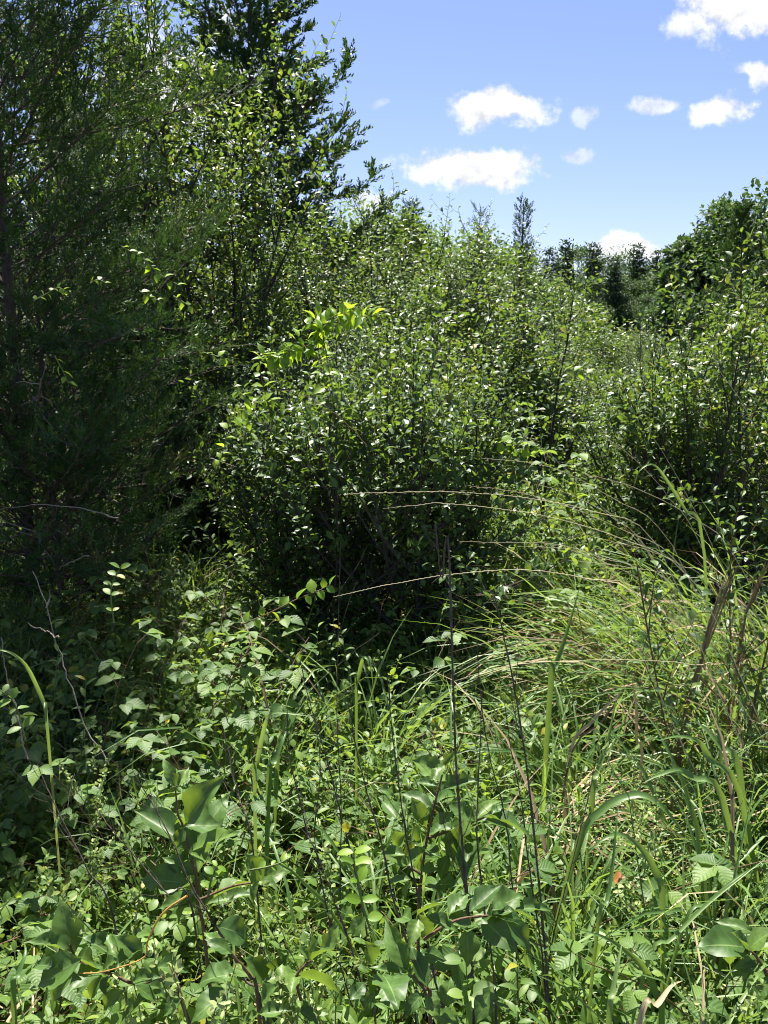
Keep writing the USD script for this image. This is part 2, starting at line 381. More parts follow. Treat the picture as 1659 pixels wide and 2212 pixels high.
def twig_leaves(acc, pts, spacing, rng, spread=.9, upn=.8, size=1.0, t0=.1):
    """Alternate leaves along a twig: appends positions, directions, normals, sizes."""
    seg = np.linalg.norm(np.diff(pts, axis=0), axis=1)
    cum = np.concatenate([[0], np.cumsum(seg)])
    n = max(2, int(cum[-1] * (1 - t0) / spacing))
    s = np.linspace(t0 * cum[-1], cum[-1], n)
    P = np.stack([np.interp(s, cum, pts[:, k]) for k in range(3)], 1)
    k = np.clip(np.searchsorted(cum, s) - 1, 0, len(seg) - 1)
    d = unit(np.diff(pts, axis=0))[k]
    ref = unit(np.cross(d, [[.31, .2, .93]]))
    b = np.cross(d, ref)
    a = np.arange(n) * GOLD + rng.random() * 6
    rad = np.cos(a)[:, None] * ref + np.sin(a)[:, None] * b
    D = d * .75 + rad * spread + rng.normal(0, .22, (n, 3))
    N = np.array([0, 0, upn]) + d * .35 - rad * .2 + rng.normal(0, .42, (n, 3))
    acc.append((P + rad * .004, D, N, size * rng.uniform(.6, 1.15, n) * np.where(np.arange(n) > n - 3, .7, 1)))


def shrub(parent, seed, H, R, stems=5, nb=13, leaf=.055, spacing=.026, tmpl=PEAR, mat='pear_leaf', bark='dark_bark', twig=.24, twig_step=.075, low=.12, lean=.28, b_up=.8, top=1.25, shoots=3, stem_r=.012, parts=False, skirt=0.85, topw=.82):
    rng = np.random.default_rng(seed)
    wood, acc, trunks = Buf(), [], []
    for s in range(stems):
        a = s * GOLD + rng.random()
        h = H * (1.0 if s == 0 else rng.uniform(.66, .97))
        base = np.array([math.cos(a), math.sin(a), 0]) * R * .12 * (s > 0) + [0, 0, -.12]
        d = np.array([math.cos(a) * lean * (s > 0), math.sin(a) * lean * (s > 0), 1])
        st = wander(base, d, h + .12, 10, rng, .25, .16)
        b = Buf()
        tube(b, st, stem_r * (1.2 if s == 0 else .9) * H / 2, .0025, 6)
        trunks.append(b)
        cum = np.linspace(0, 1, len(st))
        for k in range(nb):
            t = low + (.97 - low) * (k + rng.random() * .8) / nb
            p = np.array([np.interp(t, cum, st[:, q]) for q in range(3)])
            az = k * GOLD + s * 1.3 + rng.normal(0, .3)
            prof = (skirt + (1 - skirt) * t / .45) if t < .45 else 1 - topw * (t - .45) / .55
            L = R * prof * rng.uniform(.55, 1.1)
            el = math.radians(rng.uniform(15, 55) + 22 * t)
            br = wander(p, [math.cos(az) * math.cos(el), math.sin(az) * math.cos(el), math.sin(el)], L, 5, rng, b_up * rng.uniform(.2, 1), .2)
            tube(wood, br, max(.0022, .006 * L / .6), .0012, 4)
            twig_leaves(acc, br, spacing, rng, t0=.35, size=leaf)
            nt = max(2, int(L / twig_step))
            for q in range(nt):
                tt = .18 + .8 * (q + rng.random()) / nt
                pp = np.array([np.interp(tt, np.linspace(0, 1, 6), br[:, w]) for w in range(3)])
                dd = unit(br[-1] - br[0]) * .55 + rng.normal(0, .55, 3) + [0, 0, .35]
                tw = wander(pp, dd, twig * rng.uniform(.5, 1.2) * (1.1 - .45 * tt), 3, rng, .4, .2)
                tube(wood, tw, .0016, .0009, 3, cap=False)
                twig_leaves(acc, tw, spacing, rng, size=leaf)
        # leader and a few long shoots that stand out of the top
        twig_leaves(acc, st[-4:], spacing * 1.1, rng, size=leaf)
        for q in range(shoots):
            p = st[rng.integers(5, 10)]
            sh = wander(p, rng.normal(0, .22, 3) + [0, 0, 1], H * .12 * rng.uniform(.7, 1.8) * top, 4, rng, .2, .12)
            tube(wood, sh, .0022, .001, 4)
            twig_leaves(acc, sh, spacing * 1.2, rng, size=leaf)
    for b in trunks[:6]:
        b.build('stem', bark, parent, True)
    wood.build('branches', bark, parent, False, 'stuff')
    P, D, N, L = (np.concatenate(x) for x in zip(*acc))
    keep = (P[:, 2] > .03) & (meshkit.noise(P * 3.4 + seed, 7) > .27)
    P, D, N, L = P[keep], D[keep], N[keep], L[keep]
    if parts is not False:                                     # the largest leaves are parts of their own
        order = np.argsort(np.linalg.norm(P - parts, axis=1))
        for k in order[:290]:
            b = Buf()
            put_leaves(b, PEAR_BIG, P[k:k + 1], D[k:k + 1], N[k:k + 1], L[k:k + 1], rng, rng.uniform(.85, 1.2, 1))
            b.build('leaf', mat, parent, True)
        P, D, N, L = (x[order[290:]] for x in (P, D, N, L))
    b = Buf()
    put_leaves(b, tmpl, P, D, N, L, rng, rng.uniform(.8, 1.2, len(P)))
    b.build('foliage', mat, parent, False, 'stuff')
    return len(P)


def spray_template(rng, n=26, L=1.0, w=.022):
    """A plume of cedar twigs: thin triangles either side of a rib, unit length along +x."""
    V, F, D = [], [], []
    def spike(p, d, l, ww, nrm):
        d = unit(d); s = unit(np.cross(d, nrm)) * ww
        k = len(V)
        V.extend([p - s, p + s, p + d * l]); F.append((k, k + 1, k + 2)); D.extend([(p[0], 1), (p[0], 1), (p[0], 0)])
    for k in range(n):
        t = (k + .5) / n
        p = np.array([t * .8, rng.normal(0, .015), -.12 * t * t + rng.normal(0, .015)])
        side = 1 if k % 2 else -1
        d = np.array([1, side * rng.uniform(.35, .95), rng.normal(.15, .45)])
        l = (.42 - .25 * t) * rng.uniform(.7, 1.2)
        spike(p, d, l, w, rng.normal(0, 1, 3) * .6 + [0, 0, 1])
        q = p + unit(d) * l * .45
        spike(q, d + [0, -side * .9, rng.normal(0, .4)], l * .5, w * .8, rng.normal(0, 1, 3))
        spike(p + unit(d) * l * .25, d + [.2, side * .9, rng.normal(0, .4)], l * .5, w * .8, rng.normal(0, 1, 3))
    return np.array(V), np.array(F), np.array(D)


def redcedar(parent, seed, H, R, nbr, spray=.17, step=.055, low=.05, mat='cedar_leaf', w=.02, n_sp=16, power=1.0, up=1.0, bare=.16, trunk_r=.011, belly=.22, sec=.36, dead=0, droop=0):
    rng = np.random.default_rng(seed)
    temps = [spray_template(rng, n_sp, 1, w) for _ in range(3)]
    trunk, wood, acc = Buf(), Buf(), []
    st = np.stack([np.cumsum(rng.normal(0, .012 * H / 6, 12)), np.cumsum(rng.normal(0, .012 * H / 6, 12)), np.linspace(-.15, H, 12)], 1)
    tube(trunk, st, H * trunk_r, .006, 8)
    def add(pts, t0, stp, spr):
        seg = np.linalg.norm(pts[-1] - pts[0])
        n = max(2, int(seg * (1 - t0) / stp))
        for q in range(n):
            t = t0 + (1 - t0) * (q + rng.random()) / n
            p = np.array([np.interp(t, np.linspace(0, 1, len(pts)), pts[:, k]) for k in range(3)])
            acc.append((p, unit(pts[-1] - pts[0]) * .8 + rng.normal(0, .5, 3) + [0, 0, .35 - droop], spr * rng.uniform(.6, 1.2)))
        acc.append((pts[-1], pts[-1] - pts[-2] + [0, 0, .02], spr))
    for k in range(nbr):
        t = low + (.985 - low) * (k + rng.random()) / nbr
        z = t * H
        p = np.array([np.interp(z, st[:, 2], st[:, 0]), np.interp(z, st[:, 2], st[:, 1]), z])
        az = k * GOLD + rng.normal(0, .35)
        prof = min(1, .55 + .45 * t / belly) if t < belly else ((1 - t) / (1 - belly)) ** power
        L = max(.12, R * prof * rng.uniform(.6, 1.12))
        el = math.radians(rng.uniform(-4, 28) + 30 * t)
        br = wander(p, [math.cos(az) * math.cos(el), math.sin(az) * math.cos(el), math.sin(el)], L, 6, rng, (.55 * rng.uniform(.3, 1.2)) * up - droop, .16)
        tube(wood, br, max(.003, .0075 * L), .0016, 4)
        add(br, .55, step * 1.2, spray)
        ns = max(3, int(L / (step * 1.6)))
        for q in range(ns):
            tt = bare + (1 - bare) * (q + rng.random()) / ns
            pp = np.array([np.interp(tt, np.linspace(0, 1, 7), br[:, w_]) for w_ in range(3)])
            bd = unit(br[-1] - br[0])
            side = unit(np.cross(bd, [0, 0, 1.0])) * (1 if q % 2 else -1)
            dd = bd * .7 + side * rng.uniform(.3, 1.1) + [0, 0, rng.uniform(-.25, .6)]
            l = max(.08, sec * L ** .6 * (1.05 - .6 * tt) * rng.uniform(.5, 1.1))
            tw = wander(pp, dd, l, 3, rng, .35 * up - droop, .2)
            tube(wood, tw, .0028, .0012, 3, cap=False)
            add(tw, .15, step, spray)
    add(st[-4:], .3, step, spray)
    for k in range(dead):                         # bare grey twigs low in the crown
        z, az = rng.uniform(.25, 1.5), rng.uniform(0, 6.28)
        p = np.array([st[2, 0], st[2, 1], z])
        dt = Buf()
        br = wander(p, [math.cos(az), math.sin(az), rng.uniform(-.35, .15)], R * rng.uniform(.5, 1.0), 6, rng, -.1, .3)
        tube(dt, br, .007, .0015, 5)
        for q in range(6):
            pp = br[rng.integers(2, 6)]
            tube(dt, wander(pp, unit(br[-1] - br[0]) + rng.normal(0, .6, 3), rng.uniform(.12, .4), 4, rng, -.1, .35), .003, .001, 3)
        dt.build('dead_branch', 'dead_twig', parent, False)
    trunk.build('trunk', 'cedar_bark', parent, True)
    wood.build('branches', 'cedar_bark', parent, False, 'stuff')
    P, D, L = (np.array([a[i] for a in acc]) for i in range(3))
    N = np.array([0, 0, 1.0]) + rng.normal(0, .6, P.shape)
    b = Buf()
    for i in range(3):
        put_leaves(b, temps[i], P[i::3], D[i::3], N[i::3], L[i::3], rng)
    b.build('foliage', mat, parent, False, 'stuff')


def big_tree(parent, seed, H, R, nclump, per, leaf, crown_base=.3, mat='far_leaf', trunk_r=.02, tmpl=DIAMOND, clump=.32):
    """A broadleaved tree: trunk, limbs, and clumps of leaves on the limbs' ends with gaps between."""
    rng = np.random.default_rng(seed)
    wood, trunk = Buf(), Buf()
    st = wander([0, 0, -.2], [0, 0, 1], H * .8, 9, rng, .2, .12)
    tube(trunk, st, H * trunk_r, H * .003, 7)
    P, D, N = [], [], []
    c = np.array([0, 0, H * (crown_base + 1) / 2])
    half = np.array([R, R, H * (1 - crown_base) / 2])
    for k in range(nclump):
        d = unit(rng.normal(0, 1, 3))
        q = c + d * half * rng.uniform(.45, 1.0) * (1 - .25 * (d[2] < -.3))
        a = st[np.clip(int((q[2] / H - .25) * 9), 2, 8)]
        mid = (a + q) / 2 + rng.normal(0, .06 * R, 3) - [0, 0, .08 * R]
        tube(wood, spline([a, mid, q], 5), H * .004, H * .0012, 4, cap=False)
        s = clump * R * rng.uniform(.6, 1.25)
        e = rng.normal(0, 1, (per, 3))
        e = unit(e) * (rng.random((per, 1)) ** .5) * s * [1, 1, .72]
        P.append(q + e)
        D.append(unit(e) * .7 + rng.normal(0, .5, (per, 3)) - [0, 0, .15])
        N.append(unit(e) * .7 + [0, 0, .7] + rng.normal(0, .45, (per, 3)))
    P, D, N = np.concatenate(P), np.concatenate(D), np.concatenate(N)
    trunk.build('trunk', 'dark_bark', parent, True)
    wood.build('limbs', 'dark_bark', parent, False, 'stuff')
    b = Buf()
    put_leaves(b, tmpl, P, D, N, leaf * rng.uniform(.6, 1.2, len(P)), rng)
    b.build('crown', mat, parent, False, 'stuff')


def pine(parent, seed, H, R, whorls, per, leaf, mat='far_pine', base=.2):
    """A conifer of whorled boughs with tufts of needles."""
    rng = np.random.default_rng(seed)
    wood, trunk = Buf(), Buf()
    tube(trunk, wander([0, 0, -.2], [0, 0, 1], H, 8, rng, .1, .05), H * .013, H * .002, 6)
    P, D, N = [], [], []
    for k in range(whorls):
        t = base + (1 - base) * (k + .5 * rng.random()) / whorls
        n = 5 if t < .85 else 4
        for q in range(n):
            az = q * 6.283 / n + k * .7 + rng.normal(0, .25)
            L = R * (1.05 - t) / (1.05 - base) * rng.uniform(.6, 1.15) + .04 * R
            br = wander([0, 0, t * H], [math.cos(az), math.sin(az), rng.uniform(-.1, .35)], L, 4, rng, .25, .15)
            tube(wood, br, H * .004, H * .001, 3, cap=False)
            m = max(4, int(per * L / R))
            tt = rng.random(m) ** .7
            pp = np.stack([np.interp(tt, np.linspace(0, 1, 5), br[:, w_]) for w_ in range(3)], 1) + rng.normal(0, .07 * R, (m, 3)) * [1, 1, .7]
            P.append(pp)
            D.append(unit(br[-1] - br[0]) + rng.normal(0, .7, (m, 3)) + [0, 0, .3])
            N.append(rng.normal(0, .5, (m, 3)) + [0, 0, 1])
    P, D, N = np.concatenate(P), np.concatenate(D), np.concatenate(N)
    trunk.build('trunk', 'dark_bark', parent, True)
    wood.build('limbs', 'dark_bark', parent, False, 'stuff')
    b = Buf()
    put_leaves(b, DIAMOND, P, D, N, leaf * rng.uniform(.6, 1.2, len(P)), rng, .7)
    b.build('crown', mat, parent, False, 'stuff')


def foot(px, Y):
    x = at(px, 1000, Y)[0]
    return [x, Y, float(ground_z(x, Y))]


def height(px, top, Y):
    return at(px, top, Y)[2] - foot(px, Y)[2]


# far wood across the end of the lane
for i, (H, R) in enumerate([(10.5, 3.4), (9, 3.8), (11.5, 3.0)]):
    big_tree(source(f'wood_tree_{i}'), 40 + i, H, R, 60, 170, .27, .02, clump=.36)
for i, (H, R) in enumerate([(11, 2.6), (9.5, 2.2)]):
    pine(source(f'wood_pine_{i}'), 60 + i, H, R * 1.15, 19, 110, .36, base=.08)
WOOD = [('pine', 1170, 56, 560), ('pine', 1205, 60, 548), ('tree', 1232, 70, 528), ('pine', 1262, 60, 555), ('tree', 1290, 66, 556), ('pine', 1305, 52, 585), ('tree', 1322, 72, 572), ('pine', 1352, 62, 556), ('tree', 1375, 74, 578),
        ('pine', 1392, 64, 570), ('tree', 1408, 60, 600), ('tree', 1255, 50, 600), ('tree', 1340, 52, 612), ('tree', 1440, 66, 570), ('pine', 1470, 58, 560), ('tree', 1130, 66, 560), ('tree', 1090, 60, 540), ('tree', 1395, 46, 640), ('tree', 1200, 44, 640)]
look = {'pine': 'dark layered conifer', 'tree': 'round dark broadleaf tree'}
for i, (k, px, Y, top) in enumerate(WOOD):
    n = 2 if k == 'pine' else 3
    H0 = ([11, 9.5] if k == 'pine' else [10.5, 9, 11.5])[i % n]
    side = ['left in the gap', 'mid gap', 'right in the gap'][0 if px < 1240 else 1 if px < 1345 else 2]
    copy(f'/World/source_wood_{k}_{i % n}', 'pine_tree' if k == 'pine' else 'broadleaf_tree', f'{look[k]} in the far wood, {side}', 'tree', foot(px, Y), (i * 77) % 360, height(px, top - 16 - 14 * (k == 'pine'), Y) / H0, 'trees of the far wood at the end of the lane')

for i in range(2):
    big_tree(source(f'thicket_{i}'), 170 + i, 3.0, 1.25, 85, 120, .085, 0, mat=['pear_leaf', 'olive_leaf'][i], tmpl=DIAMOND, clump=.3, trunk_r=.012)
for i, (px, Y, top) in enumerate([(790, 16, 452), (845, 18, 462), (900, 16.5, 470), (955, 18, 486), (1005, 16, 508), (1050, 18, 536), (1095, 17, 560), (1140, 19, 590), (1180, 17, 640), (730, 17, 440)]):
    h = height(px, top, Y)
    copy(f'/World/source_thicket_{i % 2}', 'thicket_tree', 'dense small-leaved tree on the sloping ridge of the hedge', 'tree', foot(px, Y), i * 67, [1.15, 1.15, h / 3.0], 'dense trees on the ridge of the hedge')

# the big dark trees on the right
o = thing('broadleaf_tree', 'tall dark broadleaf tree at the right edge behind the bright shrubs', 'tree', foot(1660, 19))
big_tree(o, 71, height(1660, 372, 19), 2.05, 150, 180, .155, .0, clump=.27)
o = thing('broadleaf_tree', 'dark broadleaf tree with a ragged left side, edging the sky gap', 'tree', foot(1540, 21))
big_tree(o, 72, height(1535, 420, 21), 1.3, 115, 170, .155, .0, clump=.3)
o = thing('broadleaf_tree', 'lower dark tree at the foot of the ragged tree by the sky gap', 'tree', foot(1462, 22))
big_tree(o, 73, height(1470, 500, 22), .9, 80, 170, .14, .0, clump=.34)
o = thing('redcedar_tree', 'dark redcedar between the broadleaf trees on the right', 'tree', foot(1560, 17))
redcedar(o, 74, height(1560, 450, 17), 1.3, 100, .2, .1, w=.06, n_sp=7)
o = thing('redcedar_tree', 'dark redcedar cut by the right edge of the picture', 'tree', foot(1680, 15))
redcedar(o, 75, height(1680, 420, 15), 1.5, 100, .2, .1, w=.06, n_sp=7)

# tall cedar behind the pear trees, and small cedars in the shrubs
o = thing('redcedar_tree', 'tall black-green redcedar with ragged right edge against the sky', 'tree', foot(575, 12))
redcedar(o, 81, height(575, -420, 12), 2.0, 150, .26, .085, w=.055, n_sp=11, belly=.3, power=.95, sec=.5, up=.3, low=.1, bare=.1)
o = thing('redcedar_tree', 'small redcedar with a feathery tip rising above the shrubs', 'tree', foot(1113, 15))
redcedar(o, 82, height(1113, 440, 15), .75, 110, .11, .06, w=.06, n_sp=6, power=1.1, up=.3, sec=.3)
o = thing('redcedar_tree', 'slender thin redcedar tip left of the feathery one', 'tree', foot(1022, 14))
redcedar(o, 83, height(1022, 452, 14), .38, 60, .1, .07, w=.05, n_sp=6, power=1.1, up=.3, sec=.2)
o = thing('redcedar_tree', 'redcedar half hidden behind the receding shrubs', 'tree', foot(880, 16))
redcedar(o, 84, height(880, 440, 16), .9, 90, .14, .08, w=.06, n_sp=6, up=.5)

# the great cedar at the left
o = thing('redcedar_tree', 'large shaded redcedar filling the left edge of the picture', 'tree', foot(35, 4.75))
redcedar(o, 91, 6.4, 1.6, 210, .125, .042, low=.04, w=.031, n_sp=8, belly=.12, power=.6, sec=.42, dead=9, bare=.22, trunk_r=.006, droop=.12)
o = thing('redcedar_tree', 'second redcedar behind the large one at the left edge', 'tree', foot(-120, 6.4))
redcedar(o, 92, 6.2, 1.5, 120, .16, .07, w=.05, n_sp=6, belly=.15, power=.6, sec=.45, trunk_r=.008)

o = thing('redcedar_tree', 'young redcedar in the deep shade of the large one at the left', 'tree', foot(110, 4.3))
redcedar(o, 93, 1.75, .95, 75, .12, .05, low=.05, w=.03, n_sp=8, belly=.3, power=.8, sec=.4, dead=3)

for label, px, Y, top, R, seed in [('redcedar behind the thin-stemmed pear trees', 330, 10.5, 120, 1.7, 94), ('redcedar at the back left, filling the gaps between the trunks', 170, 12, 60, 1.9, 95)]:
    o = thing('redcedar_tree', label, 'tree', foot(px, Y))
    redcedar(o, seed, height(px, top, Y), R, 110, .28, .13, w=.075, n_sp=6, belly=.3, power=.9, sec=.5, up=.4, bare=.1)

# pear trees behind the cedar
for i, (px, Y, H, R, seed, label) in enumerate([(425, 6.9, 5.3, 1.15, 101, 'tall thin-stemmed pear tree with glinting leaves between the cedars'),
                                                (480, 7.6, 4.4, .72, 102, 'pear tree with glinting leaves in front of the tall cedar'),
                                                (270, 7.4, 5.0, 1.1, 103, 'pear tree seen through the boughs of the large cedar'),
                                                (640, 8.4, 2.85, .75, 104, 'shorter pear tree at the right foot of the tall cedar')]):
    o = thing('pear_tree', label, 'tree', foot(px, Y))
    shrub(o, seed, H, R * 1.12, 6, 30, .062, .032, twig=.34, twig_step=.1, lean=.18, stem_r=.006, low=.05, top=.8)

# shrubs: prototypes, then the hedge that recedes
for i in range(4):
    shrub(source(f'shrub_{i}'), 120 + i, 2.0, .78, 6, 16, [.056, .046, .052, .06][i], [.026, .022, .024, .027][i], mat=['pear_leaf', 'olive_leaf', 'pear_leaf', 'pear_leaf'][i])
for i in range(3):
    shrub(source(f'tall_shrub_{i}'), 130 + i, 3.0, 1.0, 6, 21, [.058, .048, .06][i], .031, twig=.3, twig_step=.1, mat=['pear_leaf', 'olive_leaf', 'pear_leaf'][i], topw=.55)
near = [('large glossy-leaved shrub at the centre, in front of the hedge', 850, 4.3, 742, 1.05, 141), ('glossy-leaved shrub at the left end of the centre clump, beside the dark cedar', 675, 4.4, 790, .9, 142),
        ('glossy-leaved shrub at the right end of the centre clump', 965, 4.75, 780, .72, 143)]
for label, px, Y, top, R, seed in near:
    o = thing('pear_shrub', label, 'shrub', foot(px, Y))
    shrub(o, seed, height(px, top, Y), R, 8, 16, .051, .0245, skirt=.85)
near = [('slender sapling with a bare dark stem, rising above the centre shrubs', 1170, 5.6, 590, .3, 145), ('slender leafy sapling standing against the far wood', 1200, 9.0, 640, .42, 146)]
for label, px, Y, top, R, seed in near:
    o = thing('pear_sapling', label, 'sapling', foot(px, Y))
    shrub(o, seed, height(px, top, Y), R, 1 if R < .4 else 2, 22, .06, .034, low=.3 if R < .4 else .15, lean=.08)
near = [('bright glossy-leaved shrub on the right, shaded underneath', 1480, 5.1, 745, .95, 151), ('tall bright shrub cut by the right edge of the picture', 1630, 4.7, 500, .85, 152)]
for label, px, Y, top, R, seed in near:
    o = thing('pear_shrub', label, 'shrub', foot(px, Y))
    shrub(o, seed, height(px, top, Y), R, 7, 17, .053, .0245, skirt=.85)
rng0 = np.random.default_rng(5)
HEDGE = [  # px, distance, top
    (610, 5.6, 770), (780, 5.7, 690), (910, 6.0, 700), (1120, 8.2, 740), (1180, 8.6, 730), (700, 6.6, 640), (840, 6.8, 610), (960, 7.2, 620), (1060, 8.6, 610), (1215, 10, 745), (760, 8.0, 500), (880, 8.4, 540), (1010, 8.8, 560),
    (1120, 9.6, 620), (1225, 11.5, 735), (700, 9.2, 430), (770, 9.6, 425), (815, 10.0, 455), (870, 10.4, 460), (930, 10.5, 470), (980, 10.8, 500), (1040, 11.0, 530), (1135, 11.5, 610), (760, 11.5, 440), (860, 12.5, 455), (960, 13.0, 490), (1060, 14.0, 545), (1150, 14.5, 620), (1240, 15.0, 735),
    (1255, 22, 735), (1300, 28, 735), (1345, 30, 730),
    (1390, 6.1, 810), (1555, 5.9, 660), (1680, 5.6, 430), (1345, 7.4, 830), (1450, 7.2, 760), (1590, 7.6, 600), (1405, 9.5, 770), (1500, 10, 730), (1640, 10, 560), (1375, 13, 760), (1440, 14, 740), (1540, 14, 700), (1400, 19, 735), (1470, 19, 710),
    (1305, 14, 800), (1320, 11, 830), (1190, 13, 670), (1228, 16, 680), (1272, 17, 700), (1312, 21, 700), (1352, 22, 698), (1388, 16, 690), (1425, 12, 690), (1290, 24, 704), (1335, 17, 722), (1200, 38, 700), (1240, 42, 704), (1285, 40, 708), (1325, 44, 705), (1365, 40, 702), (1410, 36, 705), (1260, 34, 716), (1345, 35, 714),
    (420, 6.2, 800), (300, 6.0, 860), (510, 6.3, 720), (350, 7.4, 600), (470, 8.6, 520), (400, 6.6, 690), (550, 6.8, 640), (620, 7.6, 560), (210, 7.6, 560), (120, 9.4, 560), (560, 9.6, 500)]
for i, (px, Y, top) in enumerate(HEDGE):
    ridge = px < 1190 and Y > 7.8
    h = height(px, top, Y) * (.92 if px > 1190 else (.86 if px > 1030 else .93) if ridge else .98)
    tall = h > 2.35
    where = 'right of the lane' if px > 1260 else 'in the hedge left of the lane'
    far = 'near' if Y < 7.5 else 'middle-distance' if Y < 12 else 'distant'
    copy(f'/World/source_{"tall_shrub" if tall else "shrub"}_{i % (3 if tall else 4)}', 'pear_shrub', f'{far} glossy-leaved shrub {where}', 'shrub', foot(px, Y), (i * 131) % 360,
         (h / (3.0 if tall else 2.0)) * np.array([1.0, 1.0, 1.0]) * np.array([1 / max(.75, min(1.2, h / (3 if tall else 2))) ** .5] * 2 + [1]) * np.array([1.35, 1.35, 1] if ridge else [1, 1, 1]), f'{far} shrubs {where}')

# ------------------------------------------------------------------ undergrowth
SMALL = leaf_template([0, .27, .32, .2, 0], 1, .2, .15)
BRAM = leaf_template([0, .2, .31, .34, .31, .22, .11, 0], 1, .35, .2, serr=.07)
LANCE = leaf_template([.0, .11, .15, .13, .07, 0], 1, .3, .35)
PERS = leaf_template([.02, .13, .24, .32, .36, .36, .32, .25, .15, .06, 0], 2, .32, .25, wave=.03)
FROND = leaf_template([.0, .13, .2, .2, .13, .05, 0], 1, .3, .3, serr=.08)
LIME = leaf_template([.0, .2, .32, .33, .24, .11, 0], 1, .25, .25, serr=.05)


class Plant:
    """Collects a plant's leaves: one mesh each (parts), or all in one mesh (for the carpet)."""
    def __init__(s, parent, rng, merge=False, mat='herb_leaf', stem='green_stem'):
        s.parent, s.rng, s.merge, s.mat, s.stem = parent, rng, merge, mat, stem
        s.buf, s.wood = Buf(), Buf()

    def leaf(s, tmpl, p, d, n, L, W=1.0, name='leaf', mat=None):
        b = s.buf if s.merge else Buf()
        put_leaves(b, tmpl, [p], [d], [n], L, s.rng, W)
        if not s.merge:
            b.build(name, mat or s.mat, s.parent, True)

    def done(s):
        s.wood.build('stem', s.stem, s.parent, True)
        if s.merge:
            s.buf.build('leaves', s.mat, s.parent, False)


def honeysuckle(parent, seed, L=.55, leaf=.045, merge=False, tmpl=OVAL, mat='herb_leaf', arch=-.35, step=.04, lean=.45, branches=2):
    rng = np.random.default_rng(seed)
    pl = Plant(parent, rng, merge, mat, 'green_stem')
    stems = [wander([0, 0, -.02], [rng.normal(0, lean), rng.normal(0, lean), 1], L, 8, rng, arch, .25)]
    for k in range(branches):
        p = stems[0][2 + 2 * k]
        stems.append(wander(p, [rng.normal(0, .8), rng.normal(0, .8), .8], L * .5, 6, rng, arch, .25))
    for q, st in enumerate(stems):
        tube(pl.wood, st, .0016, .0008, 3 if merge else 4)
        cum = np.linspace(0, 1, len(st))
        tot = L if q == 0 else L * .5
        n = int(tot / step)
        az = rng.random() * 6
        for k in range(n):
            t = .2 + .8 * (k + .5) / n
            p = np.array([np.interp(t, cum, st[:, w]) for w in range(3)])
            d = unit(np.array([np.interp(min(1, t + .05), cum, st[:, w]) for w in range(3)]) - p + 1e-6)
            ref = unit(np.cross(d, [.3, .2, .93]))
            b = np.cross(d, ref)
            az += 1.571 + rng.normal(0, .25)
            for s in (0, math.pi):
                r = math.cos(az + s) * ref + math.sin(az + s) * b
                pl.leaf(tmpl, p + r * .004, r + d * .35 + [0, 0, .1], np.array([0, 0, 1.0]) + d * .4 + rng.normal(0, .28, 3), leaf * rng.uniform(.65, 1.2) * (1 - .45 * (t > .9)), rng.uniform(.9, 1.25))
        pl.leaf(tmpl, st[-1], st[-1] - st[-2] + [0, 0, .02], [.3, .2, .9], leaf * .5)
    pl.done()


def bramble(parent, seed, L=.75, leaf=.075, merge=False, n=7, arch=-.7):
    rng = np.random.default_rng(seed)
    pl = Plant(parent, rng, merge, 'bramble_leaf', 'red_twig')
    st = wander([0, 0, -.02], [rng.normal(0, .4), rng.normal(0, .4), 1.2], L, 9, rng, arch, .2)
    tube(pl.wood, st, .003, .0012, 3 if merge else 5)
    cum = np.linspace(0, 1, len(st))
    for k in range(n):
        t = .25 + .75 * (k + .6) / n
        p = np.array([np.interp(t, cum, st[:, w]) for w in range(3)])
        d = unit(st[min(9, int(t * 9) + 1)] - st[min(8, int(t * 9))])
        az = k * GOLD + rng.normal(0, .3)
        r = unit(np.array([math.cos(az), math.sin(az), .55]) + d * .3)
        pet = wander(p, r, leaf * rng.uniform(.6, 1.0), 3, rng, -.3, .1)
        tube(pl.wood, pet, .0012, .0008, 3, cap=False)
        e = unit(pet[-1] - pet[-2])
        h = unit(np.array([e[0], e[1], -.12]))
        s = unit(np.cross([0, 0, 1], h))
        N = np.array([0, 0, 1.0]) + rng.normal(0, .22, 3)
        z = leaf * rng.uniform(.75, 1.2)
        pl.leaf(BRAM, pet[-1], h, N, z, name='leaflet')
        for sg in (-1, 1):
            pl.leaf(BRAM, pet[-1] - e * .004, h * .45 + s * sg, N + s * sg * .2, z * .85, name='leaflet')
    pl.done()


def aster(parent, seed, L=.55, leaf=.055, merge=False, n=26):
    rng = np.random.default_rng(seed)
    pl = Plant(parent, rng, merge, 'herb_leaf', 'green_stem')
    st = wander([0, 0, -.02], [rng.normal(0, .16), rng.normal(0, .16), 1], L, 7, rng, .1, .1)
    tube(pl.wood, st, .002, .001, 3 if merge else 4)
    cum = np.linspace(0, 1, len(st))
    for k in range(n):
        t = .2 + .8 * (k + .5) / n
        p = np.array([np.interp(t, cum, st[:, w]) for w in range(3)])
        az = k * GOLD
        el = .1 + .9 * t**2
        pl.leaf(LANCE, p, [math.cos(az), math.sin(az), el], np.array([-math.cos(az) * el, -math.sin(az) * el, 1]) + rng.normal(0, .2, 3), leaf * rng.uniform(.7, 1.2) * (1.1 - .5 * t), 1.1)
    pl.done()


